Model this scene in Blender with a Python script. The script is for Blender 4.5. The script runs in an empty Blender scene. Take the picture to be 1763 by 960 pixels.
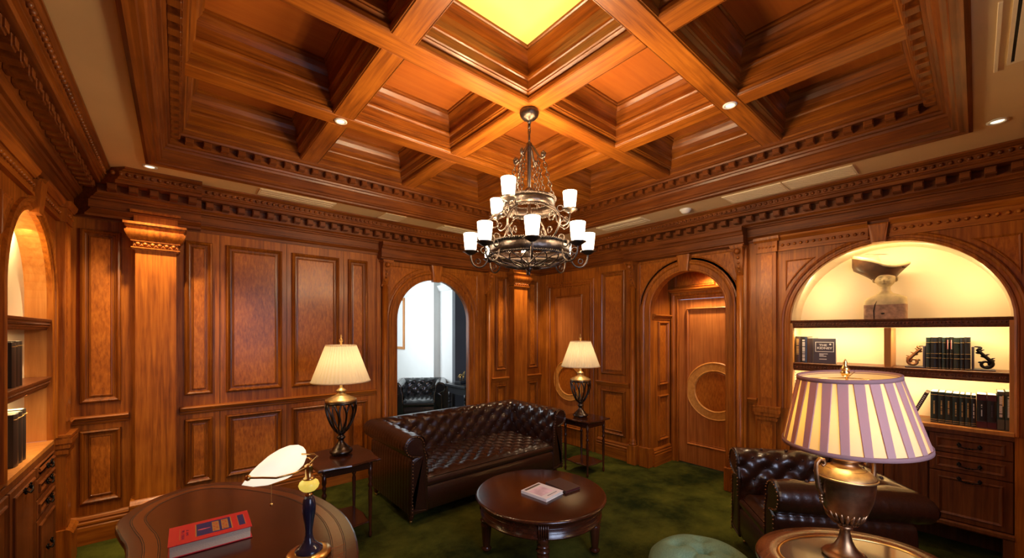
import bpy, bmesh, math, random
from mathutils import Vector, Matrix
random.seed(7)
PI = math.pi
sc = bpy.context.scene
COL = sc.collection

# ------------------------------------------------------------------ camera
YAW, FPX, HOR = 0.8668, 679.3, 571.5
cam_d = bpy.data.cameras.new('camera'); cam = bpy.data.objects.new('camera', cam_d); COL.objects.link(cam)
cam_d.sensor_width = 36.0; cam_d.lens = FPX / 1763 * 36.0
cam_d.shift_y = (HOR - 480) / 1763.0
cam_d.clip_start = 0.02
cam.location = (0, 0, 1.65)
cam.rotation_euler = (PI / 2, 0, YAW - PI / 2)
sc.camera = cam

# ------------------------------------------------------------------ world, view, large lights
W = bpy.data.worlds.new('world'); sc.world = W; W.use_nodes = True
W.node_tree.nodes['Background'].inputs[0].default_value = (0.55, 0.7, 1.0, 1)
W.node_tree.nodes['Background'].inputs[1].default_value = 0.6
vs = sc.view_settings
vs.view_transform = 'Standard'; vs.look = 'None'; vs.gamma = 1.0; vs.use_curve_mapping = False
vs.exposure = 0.08

def area(name, loc, size, size_y, power, col, target, spread=PI):
    l = bpy.data.lights.new(name, 'AREA'); l.shape = 'RECTANGLE'; l.size = size; l.size_y = size_y
    l.energy = power; l.color = col; l.spread = spread
    o = bpy.data.objects.new(name, l); COL.objects.link(o); o.location = loc
    o.rotation_euler = (Vector(target) - Vector(loc)).to_track_quat('-Z', 'Y').to_euler()
    return o
def spot(name, loc, power, col, target, angle=1.2, blend=0.6, r=0.03):
    l = bpy.data.lights.new(name, 'SPOT'); l.energy = power; l.color = col; l.spot_size = angle
    l.spot_blend = blend; l.shadow_soft_size = r
    o = bpy.data.objects.new(name, l); COL.objects.link(o); o.location = loc
    o.rotation_euler = (Vector(target) - Vector(loc)).to_track_quat('-Z', 'Y').to_euler()
    return o
def point(name, loc, power, col, r=0.04, parent=None):
    l = bpy.data.lights.new(name, 'POINT'); l.energy = power; l.color = col; l.shadow_soft_size = r
    o = bpy.data.objects.new(name, l); COL.objects.link(o); o.location = loc
    if parent: o.parent = parent
    return o
WARM = (1.0, 0.70, 0.40); GOLD = (1.0, 0.72, 0.34); COOL = (0.62, 0.72, 1.0)
# daylight through the window in the wall behind the camera
area('daylight_window', (1.2, -0.80, 1.75), 1.2, 1.4, 26, COOL, (3.4, 2.8, 0.4), 2.0)
# daylight in the next room
area('daylight_next_room', (1.9, 7.6, 2.1), 1.8, 1.6, 76, (0.86, 0.93, 1.0), (4.2, 7.3, 1.4))
# recessed downlights
spot('downlight_left', (-0.14, 4.04, 2.86), 120, WARM, (-0.14, 4.30, 0.0), 1.5, 0.8)
spot('downlight_corner', (3.86, 4.08, 2.86), 110, WARM, (3.90, 4.32, 0.0), 1.3, 0.8)
spot('downlight_right', (3.95, 1.2, 2.86), 30, WARM, (4.1, 1.3, 0.0), 1.7, 0.8)
spot('beam_spot_left', (0.86, 2.87, 3.10), 45, WARM, (0.9, 3.3, 0.0), 1.9, 0.9)
spot('beam_spot_right', (2.73, 1.03, 3.10), 45, WARM, (2.4, 1.6, 0.0), 1.9, 0.9)
spot('door_recess_light', (4.70, 2.05, 2.42), 62, WARM, (4.90, 2.05, 0.6), 2.0, 0.8)
# shelf lights hidden under the niche arches and shelves
area('niche_light_right', (4.47, 0.485, 2.33), 0.5, 0.04, 2.0, GOLD, (4.76, 0.485, 2.1))
area('niche_light_right_b', (4.46, 1.00, 2.02), 0.05, 0.3, 1.6, GOLD, (4.76, 0.8, 2.0))
area('niche_light_right_c', (4.46, -0.04, 2.02), 0.05, 0.3, 1.6, GOLD, (4.76, 0.2, 2.0))
area('niche_shelf_light_a', (4.47, 0.82, 1.680), 0.56, 0.04, 4.3, GOLD, (4.70, 0.82, 1.40))
area('niche_shelf_light_e', (4.47, 0.14, 1.680), 0.54, 0.04, 4.3, GOLD, (4.70, 0.14, 1.40))
area('niche_shelf_light_b', (4.47, 0.485, 1.285), 1.2, 0.04, 7.5, GOLD, (4.70, 0.485, 1.0))
area('niche_light_left', (-0.70, 3.52, 2.28), 0.5, 0.04, 7, GOLD, (-0.72, 3.52, 1.7))
area('niche_shelf_light_c', (-0.70, 3.52, 1.66), 0.8, 0.03, 3, GOLD, (-0.70, 3.52, 1.0))
area('niche_shelf_light_d', (-0.70, 3.52, 1.29), 0.8, 0.03, 4, GOLD, (-0.70, 3.52, 0.9))

# ------------------------------------------------------------------ materials
def nt(name):
    m = bpy.data.materials.new(name); m.use_nodes = True
    return m, m.node_tree.nodes, m.node_tree.links, m.node_tree.nodes['Principled BSDF']
def plain(name, col, rough=0.5, metal=0.0, coat=0.0, bump=0.0, bscale=60, var=0.0, spec=0.5, emit=None, estr=0.0):
    m, N, L, b = nt(name)
    b.inputs['Base Color'].default_value = (*col, 1); b.inputs['Roughness'].default_value = rough
    b.inputs['Metallic'].default_value = metal; b.inputs['Coat Weight'].default_value = coat
    b.inputs['Coat Roughness'].default_value = 0.12
    b.inputs['Specular IOR Level'].default_value = spec
    tc = N.new('ShaderNodeTexCoord')
    nz = N.new('ShaderNodeTexNoise'); nz.inputs['Scale'].default_value = bscale; nz.inputs['Detail'].default_value = 5
    L.new(tc.outputs['Object'], nz.inputs['Vector'])
    if var > 0:
        r = N.new('ShaderNodeValToRGB')
        r.color_ramp.elements[0].position = .3; r.color_ramp.elements[1].position = .7
        r.color_ramp.elements[0].color = (*[c * (1 - var) for c in col], 1)
        r.color_ramp.elements[1].color = (*[min(1, c * (1 + var)) for c in col], 1)
        L.new(nz.outputs['Fac'], r.inputs['Fac']); L.new(r.outputs['Color'], b.inputs['Base Color'])
    if bump > 0:
        bp = N.new('ShaderNodeBump'); bp.inputs['Strength'].default_value = bump; bp.inputs['Distance'].default_value = .004
        L.new(nz.outputs['Fac'], bp.inputs['Height']); L.new(bp.outputs['Normal'], b.inputs['Normal'])
    if emit:
        b.inputs['Emission Color'].default_value = (*emit, 1); b.inputs['Emission Strength'].default_value = estr
    return m
def wood(name, dark, mid, light, axis='z', rough=0.42, coat=0.14, stretch=22, burl=0.0):
    m, N, L, b = nt(name)
    tc = N.new('ShaderNodeTexCoord'); mp = N.new('ShaderNodeMapping')
    s = [stretch * 2.2] * 3; s['xyz'.index(axis)] = stretch * (0.10 + burl)
    mp.inputs['Scale'].default_value = s
    L.new(tc.outputs['Object'], mp.inputs['Vector'])
    n1 = N.new('ShaderNodeTexNoise'); n1.inputs['Scale'].default_value = 1.0; n1.inputs['Detail'].default_value = 6
    n1.inputs['Roughness'].default_value = 0.62; n1.inputs['Distortion'].default_value = 0.4
    L.new(mp.outputs['Vector'], n1.inputs['Vector'])
    n2 = N.new('ShaderNodeTexNoise'); n2.inputs['Scale'].default_value = 2.3; n2.inputs['Detail'].default_value = 3
    L.new(tc.outputs['Object'], n2.inputs['Vector'])
    mx = N.new('ShaderNodeMix'); mx.data_type = 'FLOAT'; mx.inputs[0].default_value = 0.35
    L.new(n1.outputs['Fac'], mx.inputs[2]); L.new(n2.outputs['Fac'], mx.inputs[3])
    r = N.new('ShaderNodeValToRGB'); e = r.color_ramp.elements
    e[0].position = .34; e[0].color = (*dark, 1); e[1].position = .66; e[1].color = (*light, 1)
    k = e.new(.5); k.color = (*mid, 1)
    L.new(mx.outputs[0], r.inputs['Fac']); L.new(r.outputs['Color'], b.inputs['Base Color'])
    b.inputs['Roughness'].default_value = rough; b.inputs['Coat Weight'].default_value = coat
    b.inputs['Coat Roughness'].default_value = 0.2; b.inputs['Specular IOR Level'].default_value = 0.35
    bp = N.new('ShaderNodeBump'); bp.inputs['Strength'].default_value = 0.12; bp.inputs['Distance'].default_value = .002
    L.new(n1.outputs['Fac'], bp.inputs['Height']); L.new(bp.outputs['Normal'], b.inputs['Normal'])
    return m
WD, WM, WL = (.15, .034, .003), (.35, .098, .008), (.54, .175, .016)
M = {}
M['wz'] = wood('oak_vertical', WD, WM, WL, 'z')
M['wx'] = wood('oak_along_x', WD, WM, WL, 'x')
M['wy'] = wood('oak_along_y', WD, WM, WL, 'y')
M['wd'] = wood('oak_moulding', (.10, .024, .003), (.24, .065, .006), (.38, .12, .012), 'z', coat=.3, rough=.32)  # darkened oak: shadow lines of the panel mouldings put into the colour
M['burl'] = wood('oak_burl_panel', (.22, .052, .004), (.42, .118, .009), (.60, .195, .018), 'z', stretch=30, burl=0.5, coat=.22)
M['ceilpanel'] = wood('coffer_panel', (.38, .095, .012), (.44, .12, .015), (.50, .145, .018), 'x', rough=.5, coat=.1, stretch=14)
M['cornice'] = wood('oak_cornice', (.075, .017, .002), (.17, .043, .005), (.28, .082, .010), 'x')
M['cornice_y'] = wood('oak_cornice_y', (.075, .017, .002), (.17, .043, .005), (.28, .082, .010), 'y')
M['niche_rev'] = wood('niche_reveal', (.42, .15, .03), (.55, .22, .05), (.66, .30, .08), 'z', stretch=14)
M['cab'] = wood('cabinet_wood', (.07, .018, .004), (.14, .038, .008), (.22, .066, .014), 'z')
M['mahog'] = wood('mahogany', (.022, .005, .002), (.048, .011, .004), (.085, .020, .006), 'x', rough=.22, coat=.8, stretch=14)
M['mahogz'] = wood('mahogany_leg', (.030, .008, .004), (.06, .015, .006), (.10, .026, .01), 'z', rough=.25, coat=.7, stretch=14)
M['inlay'] = wood('inlay_band', (.09, .024, .007), (.14, .040, .012), (.20, .062, .018), 'x', rough=.22, coat=.8, stretch=30)
M['door'] = wood('door_oak', (.30, .09, .018), (.46, .15, .03), (.60, .22, .05), 'z')
M['plaster'] = plain('cream_plaster', (.78, .58, .30), .8, var=.04, bscale=3)
M['nicheback'] = plain('niche_cream', (.90, .76, .54), .8, var=.02, bscale=3)
M['white'] = plain('white_wall', (.86, .88, .86), .8, var=.02, bscale=3)
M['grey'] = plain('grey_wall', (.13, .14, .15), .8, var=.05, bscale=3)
M['dark'] = plain('dark_gap', (.012, .008, .006), .8)
M['leather'] = plain('brown_leather', (.030, .009, .004), .30, coat=.55, bump=.25, bscale=130, var=.35)
M['leatherb'] = plain('black_leather', (.012, .014, .015), .26, coat=.6, bump=.2, bscale=130)
M['button'] = plain('leather_button', (.03, .008, .004), .3, coat=.5)
M['brass'] = plain('brass', (.75, .47, .16), .28, metal=1.0, var=.15, bscale=20)
M['bronze'] = plain('aged_bronze', (.36, .20, .10), .38, metal=1.0, var=.5, bscale=16)
M['pewter'] = plain('dark_pewter', (.10, .085, .075), .3, metal=1.0, var=.3, bscale=20)
M['goldtop'] = plain('antique_gold', (.62, .42, .17), .38, metal=.9, var=.25, bscale=30)
M['iron'] = plain('wrought_iron', (.11, .085, .07), .36, metal=.95, bump=.5, bscale=60, var=.3)
M['teal'] = plain('green_velvet', (.15, .25, .14), .75, bump=.3, bscale=160, var=.2)
M['page'] = plain('book_pages', (.88, .80, .62), .8, bump=.3, bscale=200)
M['bookred'] = plain('red_cover', (.72, .03, .05), .35, coat=.3)
M['bookblue'] = plain('blue_print', (.02, .03, .22), .4)
M['bookgold'] = plain('gold_print', (.50, .30, .10), .4)
M['bookpurple'] = plain('purple_print', (.16, .02, .16), .4)
M['bookpink'] = plain('pink_print', (.80, .15, .25), .4)
M['green'] = plain('green_book', (.018, .032, .026), .4, coat=.2)
M['black'] = plain('black_book', (.012, .013, .017), .4, coat=.2)
M['maroon'] = plain('maroon_book', (.085, .012, .014), .4, coat=.2)
M['olive'] = plain('olive_book', (.10, .085, .06), .5)
M['brownbk'] = plain('brown_book', (.075, .04, .03), .5)
M['slate'] = plain('slate_book', (.075, .06, .085), .45)
M['printw'] = plain('white_print', (.85, .82, .80), .6)
M['printgold'] = plain('gilt_print', (.72, .47, .16), .4)
M['cream'] = plain('carved_wood_pale', (.62, .47, .24), .6, var=.25, bscale=14, bump=.4)
M['stonewood'] = plain('carved_wood_rough', (.42, .24, .15), .7, var=.4, bscale=26, bump=.7)
M['hat'] = plain('carved_wood_dark', (.11, .045, .016), .45, var=.5, bscale=14, bump=.5, coat=.2)
M['vent'] = plain('vent_cream', (.95, .80, .52), .6)
M['handle'] = plain('blackened_handle', (.02, .018, .018), .3, metal=.9)
M['glass_table'] = plain('smoked_glass_top', (.14, .10, .05), .06, coat=1.0, metal=.55)
M['bluepost'] = plain('blue_black_lacquer', (.018, .022, .05), .2, coat=.8)
M['amber'] = plain('crackled_amber_glass', (.85, .65, .12), .25, bump=.8, bscale=30, var=.3, emit=(1, .72, .12), estr=.55)
M['chrome'] = plain('chrome', (.8, .8, .8), .15, metal=1.0)
M['detector'] = plain('white_plastic', (.85, .85, .8), .5)

def emis(name, col, s):
    m, N, L, b = nt(name)
    b.inputs['Base Color'].default_value = (*[min(1, c) for c in col], 1)
    b.inputs['Emission Color'].default_value = (*col, 1); b.inputs['Emission Strength'].default_value = s
    return m
M['candle'] = emis('lit_candle_glass', (1.0, .86, .62), 7.0)
M['opal'] = emis('lit_opal_glass', (1.0, .90, .68), .85)
M['yellowpanel'] = emis('yellow_coffer_panel', (.95, .66, .15), .5)  # one coffer panel's yellow brightness put in as emission
M['spotlens'] = emis('spot_lens', (1.0, .85, .6), 2.0)
def fabric(name, col, transl, escol=None, es=0.0):
    m = bpy.data.materials.new(name); m.use_nodes = True; N = m.node_tree.nodes; L = m.node_tree.links
    N.clear(); o = N.new('ShaderNodeOutputMaterial'); d = N.new('ShaderNodeBsdfDiffuse'); t = N.new('ShaderNodeBsdfTranslucent')
    d.inputs[0].default_value = (*col, 1); t.inputs[0].default_value = (*transl, 1)
    tc = N.new('ShaderNodeTexCoord'); nz = N.new('ShaderNodeTexNoise'); nz.inputs['Scale'].default_value = 90
    L.new(tc.outputs['Object'], nz.inputs['Vector'])
    bp = N.new('ShaderNodeBump'); bp.inputs['Strength'].default_value = .15; bp.inputs['Distance'].default_value = .002
    L.new(nz.outputs['Fac'], bp.inputs['Height']); L.new(bp.outputs['Normal'], d.inputs['Normal'])
    mx = N.new('ShaderNodeMixShader'); mx.inputs[0].default_value = .5
    L.new(d.outputs[0], mx.inputs[1]); L.new(t.outputs[0], mx.inputs[2]); L.new(mx.outputs[0], o.inputs[0])
    return m
M['shade'] = fabric('ivory_pleated_silk', (.90, .82, .66), (.90, .74, .42))
M['shade_cream'] = fabric('cream_silk', (.88, .74, .42), (.95, .66, .20))
M['shade_mauve'] = fabric('mauve_pleat', (.64, .42, .38), (.60, .30, .18))
M['wdx'] = wood('oak_moulding_x', (.10, .024, .003), (.24, .065, .006), (.38, .12, .012), 'x', coat=.22, rough=.34)  # same darkened tones as the panel mouldings
M['wdy'] = wood('oak_moulding_y', (.10, .024, .003), (.24, .065, .006), (.38, .12, .012), 'y', coat=.22, rough=.34)
M['ring'] = wood('ring_oak', (.50, .20, .035), (.64, .29, .06), (.76, .38, .09), 'x', stretch=14)
M['trimmauve'] = fabric('mauve_trim', (.50, .28, .26), (.3, .12, .08))

def carpet():
    m, N, L, b = nt('green_carpet')
    tc = N.new('ShaderNodeTexCoord')
    n1 = N.new('ShaderNodeTexNoise'); n1.inputs['Scale'].default_value = 1.6; n1.inputs['Detail'].default_value = 8; n1.inputs['Roughness'].default_value = .7
    n2 = N.new('ShaderNodeTexNoise'); n2.inputs['Scale'].default_value = 260; n2.inputs['Detail'].default_value = 2
    L.new(tc.outputs['Object'], n1.inputs['Vector']); L.new(tc.outputs['Object'], n2.inputs['Vector'])
    mx = N.new('ShaderNodeMix'); mx.data_type = 'FLOAT'; mx.inputs[0].default_value = .35
    L.new(n1.outputs['Fac'], mx.inputs[2]); L.new(n2.outputs['Fac'], mx.inputs[3])
    r = N.new('ShaderNodeValToRGB'); e = r.color_ramp.elements
    e[0].position = .41; e[0].color = (.007, .015, .002, 1); e[1].position = .60; e[1].color = (.105, .115, .015, 1)
    L.new(mx.outputs[0], r.inputs['Fac']); L.new(r.outputs['Color'], b.inputs['Base Color'])
    b.inputs['Roughness'].default_value = .95; b.inputs['Specular IOR Level'].default_value = .1
    bp = N.new('ShaderNodeBump'); bp.inputs['Strength'].default_value = .8; bp.inputs['Distance'].default_value = .006
    L.new(n2.outputs['Fac'], bp.inputs['Height']); L.new(bp.outputs['Normal'], b.inputs['Normal'])
    return m
M['carpet'] = carpet()

# ------------------------------------------------------------------ mesh helpers
def idt(p): return Vector(p)
class MB:
    """collects geometry, T maps local points to the object's space"""
    def __init__(s, T=idt): s.v = []; s.f = []; s.T = T; s.sm = []
    def add(s, vs_, fs, smooth=False):
        n = len(s.v); s.v += [s.T(p) for p in vs_]
        for f in fs: s.f.append(tuple(i + n for i in f)); s.sm.append(smooth)
        return s
    def box(s, a0, a1, b0, b1, c0, c1):
        P = [(x, y, z) for x in (a0, a1) for y in (b0, b1) for z in (c0, c1)]
        return s.add(P, [(0, 1, 3, 2), (4, 6, 7, 5), (0, 4, 5, 1), (2, 3, 7, 6), (0, 2, 6, 4), (1, 5, 7, 3)])
    def bev(s, a0, a1, b0, b1, c0, c1, r=.004):
        """box with chamfered edges"""
        P = []
        for x, sx in ((a0, 1), (a1, -1)):
            for y, sy in ((b0, 1), (b1, -1)):
                for z, sz in ((c0, 1), (c1, -1)):
                    P += [(x + sx * r, y + sy * r, z), (x + sx * r, y, z + sz * r), (x, y + sy * r, z + sz * r)]
        bm = bmesh.new(); vs2 = [bm.verts.new(p) for p in P]
        r_ = bmesh.ops.convex_hull(bm, input=vs2)
        bm.verts.index_update(); bm.normal_update()
        s.add([v.co.copy() for v in bm.verts], [tuple(v.index for v in f.verts) for f in bm.faces]); bm.free()
        return s
    def extr(s, prof, a0, a1, m0=0.0, m1=0.0, caps=True, smooth=False):
        """profile [(b,c)] swept along a; mitre m0, m1: extra a per unit b"""
        n = len(prof); P = [(a0 + m0 * b, b, c) for b, c in prof] + [(a1 + m1 * b, b, c) for b, c in prof]
        F = [(i, (i + 1) % n, (i + 1) % n + n, i + n) for i in range(n)]
        if caps: F += [tuple(range(n)), tuple(range(2 * n - 1, n - 1, -1))]
        return s.add(P, F, smooth)
    def rings(s, rings, closed=True, cap0=False, cap1=False, smooth=False):
        n = len(rings[0]); P = [p for r in rings for p in r]; F = []
        for k in range(len(rings) - 1):
            for i in range(n if closed else n - 1):
                j = (i + 1) % n; F.append((k * n + i, k * n + j, (k + 1) * n + j, (k + 1) * n + i))
        if cap0: F.append(tuple(range(n)))
        if cap1: F.append(tuple(range((len(rings) - 1) * n, len(rings) * n)))
        return s.add(P, F, smooth)
    def lathe(s, prof, seg=24, c=(0, 0, 0), cap=True, smooth=True, zig=0.0):
        R = []
        for r, z in prof:
            R.append([(c[0] + (r + (zig * r if i % 2 else 0)) * math.cos(2 * PI * i / seg), c[1] + (r + (zig * r if i % 2 else 0)) * math.sin(2 * PI * i / seg), c[2] + z) for i in range(seg)])
        return s.rings(R, True, cap, cap, smooth)
    def tube(s, pts, r, seg=8, closed=False, cap=True, smooth=True):
        pts = [Vector(p) for p in pts]; n = len(pts); R = []
        rr = r if isinstance(r, (list, tuple)) else [r] * n
        nrm = None
        for i in range(n):
            if closed: t = pts[(i + 1) % n] - pts[i - 1]
            else: t = pts[min(i + 1, n - 1)] - pts[max(i - 1, 0)]
            if t.length < 1e-9: t = Vector((0, 0, 1))
            t.normalize()
            if nrm is None:
                nrm = t.orthogonal().normalized()
            else:
                nrm = nrm - t * nrm.dot(t)
                nrm = nrm.normalized() if nrm.length > 1e-6 else t.orthogonal().normalized()
            b = t.cross(nrm)
            R.append([tuple(pts[i] + (nrm * math.cos(2 * PI * k / seg) + b * math.sin(2 * PI * k / seg)) * rr[i]) for k in range(seg)])
        if closed: R.append(R[0]); cap = False
        return s.rings(R, True, cap, cap, smooth)
    def sphere(s, c, r, u=10, v=6, sc_=(1, 1, 1)):
        prof = [(c[0], c[1], c[2])]
        R = []
        for j in range(v + 1):
            a = PI * j / v
            q = max(math.sin(a), .001)
            R.append([(c[0] + r * sc_[0] * q * math.cos(2 * PI * i / u), c[1] + r * sc_[1] * q * math.sin(2 * PI * i / u), c[2] + r * sc_[2] * math.cos(a)) for i in range(u)])
        return s.rings(R, True, True, True, True)
    def levels(s, poly, lv, fill=True, smooth=False):
        """poly [(a,c)] ; lv [(inset, b)] : stepped moulding that follows the outline"""
        R = []
        for d, b in lv:
            q = offset_poly(poly, d); R.append([(a, b, c) for a, c in q])
        return s.rings(R, True, False, fill, smooth)
    def build(s, name, mat, parent=None, loc=None, rot=None, recalc=True):
        me = bpy.data.meshes.new(name); me.from_pydata([tuple(p) for p in s.v], [], s.f)
        me.polygons.foreach_set('use_smooth', s.sm)
        if recalc:
            bm = bmesh.new(); bm.from_mesh(me); bmesh.ops.remove_doubles(bm, verts=bm.verts, dist=1e-5)
            bmesh.ops.recalc_face_normals(bm, faces=bm.faces); bm.to_mesh(me); bm.free()
        me.materials.append(mat); me.update()
        o = bpy.data.objects.new(name, me); COL.objects.link(o)
        if parent: o.parent = parent
        if loc: o.location = loc
        if rot: o.rotation_euler = rot
        return o
def offset_poly(P, d):
    n = len(P)
    if abs(d) < 1e-9: return list(P)
    A = sum(P[i][0] * P[(i + 1) % n][1] - P[(i + 1) % n][0] * P[i][1] for i in range(n))
    sg = 1 if A > 0 else -1; out = []
    for i in range(n):
        p0, p1, p2 = Vector(P[i - 1]), Vector(P[i]), Vector(P[(i + 1) % n])
        e1 = (p1 - p0).normalized(); e2 = (p2 - p1).normalized()
        n1 = Vector((-e1.y, e1.x)) * sg; n2 = Vector((-e2.y, e2.x)) * sg
        m = n1 + n2; k = m.length
        if k < 1e-6: out.append(tuple(p1 + n1 * d)); continue
        m /= k; c = max(m.dot(n1), .35)
        out.append(tuple(p1 + m * (d / c)))
    return out
def rect(a0, a1, c0, c1): return [(a0, c0), (a1, c0), (a1, c1), (a0, c1)]
def arc(ca, cc, r, t0, t1, n): return [(ca + r * math.cos(t0 + (t1 - t0) * i / n), cc + r * math.sin(t0 + (t1 - t0) * i / n)) for i in range(n + 1)]
def inst(src, loc=None, rot=None, scale=None, parent=None):
    o = src.copy(); COL.objects.link(o)
    if loc is not None: o.location = loc
    if rot is not None: o.rotation_euler = rot
    if scale is not None: o.scale = scale
    if parent is not None: o.parent = parent
    return o
def copy_tree(o, parent=None):
    c = o.copy(); COL.objects.link(c)
    if parent: c.parent = parent
    for ch in list(o.children): copy_tree(ch, c)
    return c
def thing(name, label, cat, loc=(0, 0, 0), rz=0, group=None):
    o = bpy.data.objects.new(name, None); COL.objects.link(o); o.empty_display_size = .1
    o.location = loc; o.rotation_euler = (0, 0, rz); o['label'] = label; o['category'] = cat
    if group: o['group'] = group
    return o
def tag(o, label, cat, group=None):
    o['label'] = label; o['category'] = cat
    if group: o['group'] = group
    return o
def struct(o): o['kind'] = 'structure'; return o
def stuff(o): o['kind'] = 'stuff'; return o

# ------------------------------------------------------------------ room constants
XB, YA, XC, YD, H = 4.40, 4.50, -0.64, -0.55, 2.90
TX0, TX1, TY0, TY1 = -0.17, 3.74, 0.02, 3.94          # tray opening in the ceiling
TA = lambda p: Vector((p[0], YA - p[1], p[2]))         # back wall: (along, off the wall, up)
TB = lambda p: Vector((XB - p[1], p[0], p[2]))         # right wall
TC = lambda p: Vector((XC + p[1], p[0], p[2]))         # left wall
TD = lambda p: Vector((p[0], YD + p[1], p[2]))         # front wall

# floor
b = MB(); b.box(XC - .6, XB + 1.3, YD - .1, 10.0, -.05, 0); struct(b.build('floor', M['carpet']))
# ceiling: plaster ring round the tray, and beyond
b = MB()
X0, X1, Y0, Y1 = XC - .3, XB + .3, YD - .1, YA + .1
b.box(X0, TX0, Y0, Y1, H, H + .05); b.box(TX1, X1, Y0, Y1, H, H + .05)
b.box(TX0, TX1, Y0, TY0, H, H + .05); b.box(TX0, TX1, TY1, Y1, H, H + .05)
ceil = struct(b.build('ceiling', M['plaster']))

# ------------------------------------------------------------------ coffered tray
def rring(r, z, d): return [(r[0] + d, r[2] + d, z), (r[1] - d, r[2] + d, z), (r[1] - d, r[3] - d, z), (r[0] + d, r[3] - d, z)]
TR = (TX0, TX1, TY0, TY1)
ZB = 3.12
prof = [(0, 2.93), (-.006, 2.90), (-.006, 2.885), (.012, 2.878), (.03, 2.884), (.05, 2.886), (.056, 2.900), (.074, 2.904), (.082, 2.917), (.09, 2.922), (.09, 2.985),
        (.098, 2.99), (.104, 3.006), (.116, 3.010), (.12, 3.024), (.135, 3.03), (.135, 3.082), (.186, 3.084), (.190, 3.098), (.204, 3.104), (.204, 3.13), (.22, 3.14), (.22, 3.50)]
def grain(o, mx, my):
    me = o.data; me.materials.clear(); me.materials.append(mx); me.materials.append(my)
    for f in me.polygons:
        vv = [me.vertices[i].co for i in f.vertices]
        e = max(((vv[i] - vv[i - 1]) for i in range(len(vv))), key=lambda q: q.length)
        f.material_index = 1 if abs(e.y) > abs(e.x) else 0
    return o
b = MB(); b.rings([rring(TR, z, d) for d, z in prof])
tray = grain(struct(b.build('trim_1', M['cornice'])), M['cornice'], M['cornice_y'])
XS, YS, BW = [.87, 1.79, 2.73], [1.035, 1.935, 2.875], .066
xs = [TX0 + .204] + [v for c in XS for v in (c - BW, c + BW)] + [TX1 - .204]
ys = [TY0 + .204] + [v for c in YS for v in (c - BW, c + BW)] + [TY1 - .204]
for c in YS:
    b = MB(); b.bev(xs[0] - .01, xs[-1] + .01, c - BW, c + BW, ZB, 3.52, .006); b.build('ceiling_beam', M['wx'], tray)
for c in XS:
    for k in range(4):
        b = MB(); b.bev(c - BW, c + BW, ys[2 * k] - .004, ys[2 * k + 1] + .004, ZB + .0015, 3.52, .006); b.build('ceiling_beam', M['wy'], tray)
cof = [(.0, ZB + .004), (.004, ZB + .004), (.010, ZB + .012), (.012, ZB + .03), (.003, ZB + .034), (.003, ZB + .045), (.022, ZB + .055), (.022, ZB + .062), (.030, ZB + .066), (.030, ZB + .118),
       (.038, ZB + .122), (.044, ZB + .132), (.044, ZB + .145), (.030, ZB + .148), (.032, ZB + .18), (.040, ZB + .215), (.054, ZB + .245), (.072, ZB + .268), (.072, ZB + .280), (.080, ZB + .284), (.080, ZB + .30)]
for i in range(4):
    for j in range(4):
        r = (xs[2 * i], xs[2 * i + 1], ys[2 * j], ys[2 * j + 1])
        b = MB(); b.rings([rring(r, z, d) for d, z in cof]); cf = grain(b.build('coffer', M['wdx'], tray), M['wdx'], M['wdy'])
        b = MB(); q = .078; b.box(r[0] + q, r[1] - q, r[2] + q, r[3] - q, ZB + .298, ZB + .31)
        lit = (i == 1 and j == 1)  # the single coffer whose panel has emission
        b.build('coffer_panel', M['yellowpanel'] if lit else M['ceilpanel'], cf)
b = MB(); b.bev(-.026, .026, 0, .05, -.046, 0, .003); b.bev(-.022, .022, .046, .056, -.040, -.008, .002)
dent0 = b.build('dentil', M['cornice'], tray)
first = [True]
def put_dentil(src, loc, rz, par):
    if first[0]: src.location = loc; src.rotation_euler = (0, 0, rz); first[0] = False; return src
    return inst(src, loc, (0, 0, rz), None, par)
n = 33; q = .135; zt = 3.083
for k in range(n):
    t = (k + .5) / n
    xx = TX0 + q + .05 + (TX1 - TX0 - 2 * q - .1) * t; yy = TY0 + q + .05 + (TY1 - TY0 - 2 * q - .1) * t
    put_dentil(dent0, (xx, TY1 - q, zt), PI, tray); put_dentil(dent0, (xx, TY0 + q, zt), 0, tray)
    put_dentil(dent0, (TX0 + q, yy, zt), -PI / 2, tray); put_dentil(dent0, (TX1 - q, yy, zt), PI / 2, tray)

# ------------------------------------------------------------------ cornices
CP = [(0, 2.548), (.018, 2.548), (.018, 2.566), (.030, 2.572), (.045, 2.590), (.052, 2.594), (.052, 2.604), (.040, 2.610), (.040, 2.668), (.050, 2.672), (.056, 2.686), (.072, 2.690),
      (.072, 2.700), (.085, 2.712), (.092, 2.716), (.092, 2.782), (.196, 2.784), (.200, 2.792), (.200, 2.806), (.214, 2.812), (.214, 2.822), (.222, 2.826), (.222, 2.868), (.236, 2.872), (.250, 2.884), (.256, 2.886), (.256, 2.899), (0, 2.899)]
CPB = [(o if o == 0 else o + .10, z) for o, z in CP]
CPS = [(o if o == 0 else o + .05, z) for o, z in CP if z > 2.5]
def beads(T, a0, a1, off, z, r, step, parent, mat, name='bead_course'):
    b = MB(T); n = max(1, int((a1 - a0) / step))
    for k in range(n):
        b.sphere((a0 + (k + .5) * (a1 - a0) / n, off, z), r, 7, 4)
    return stuff(b.build(name, mat, parent))
ORI = {'A': PI, 'B': PI / 2, 'C': -PI / 2, 'D': 0}
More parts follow.
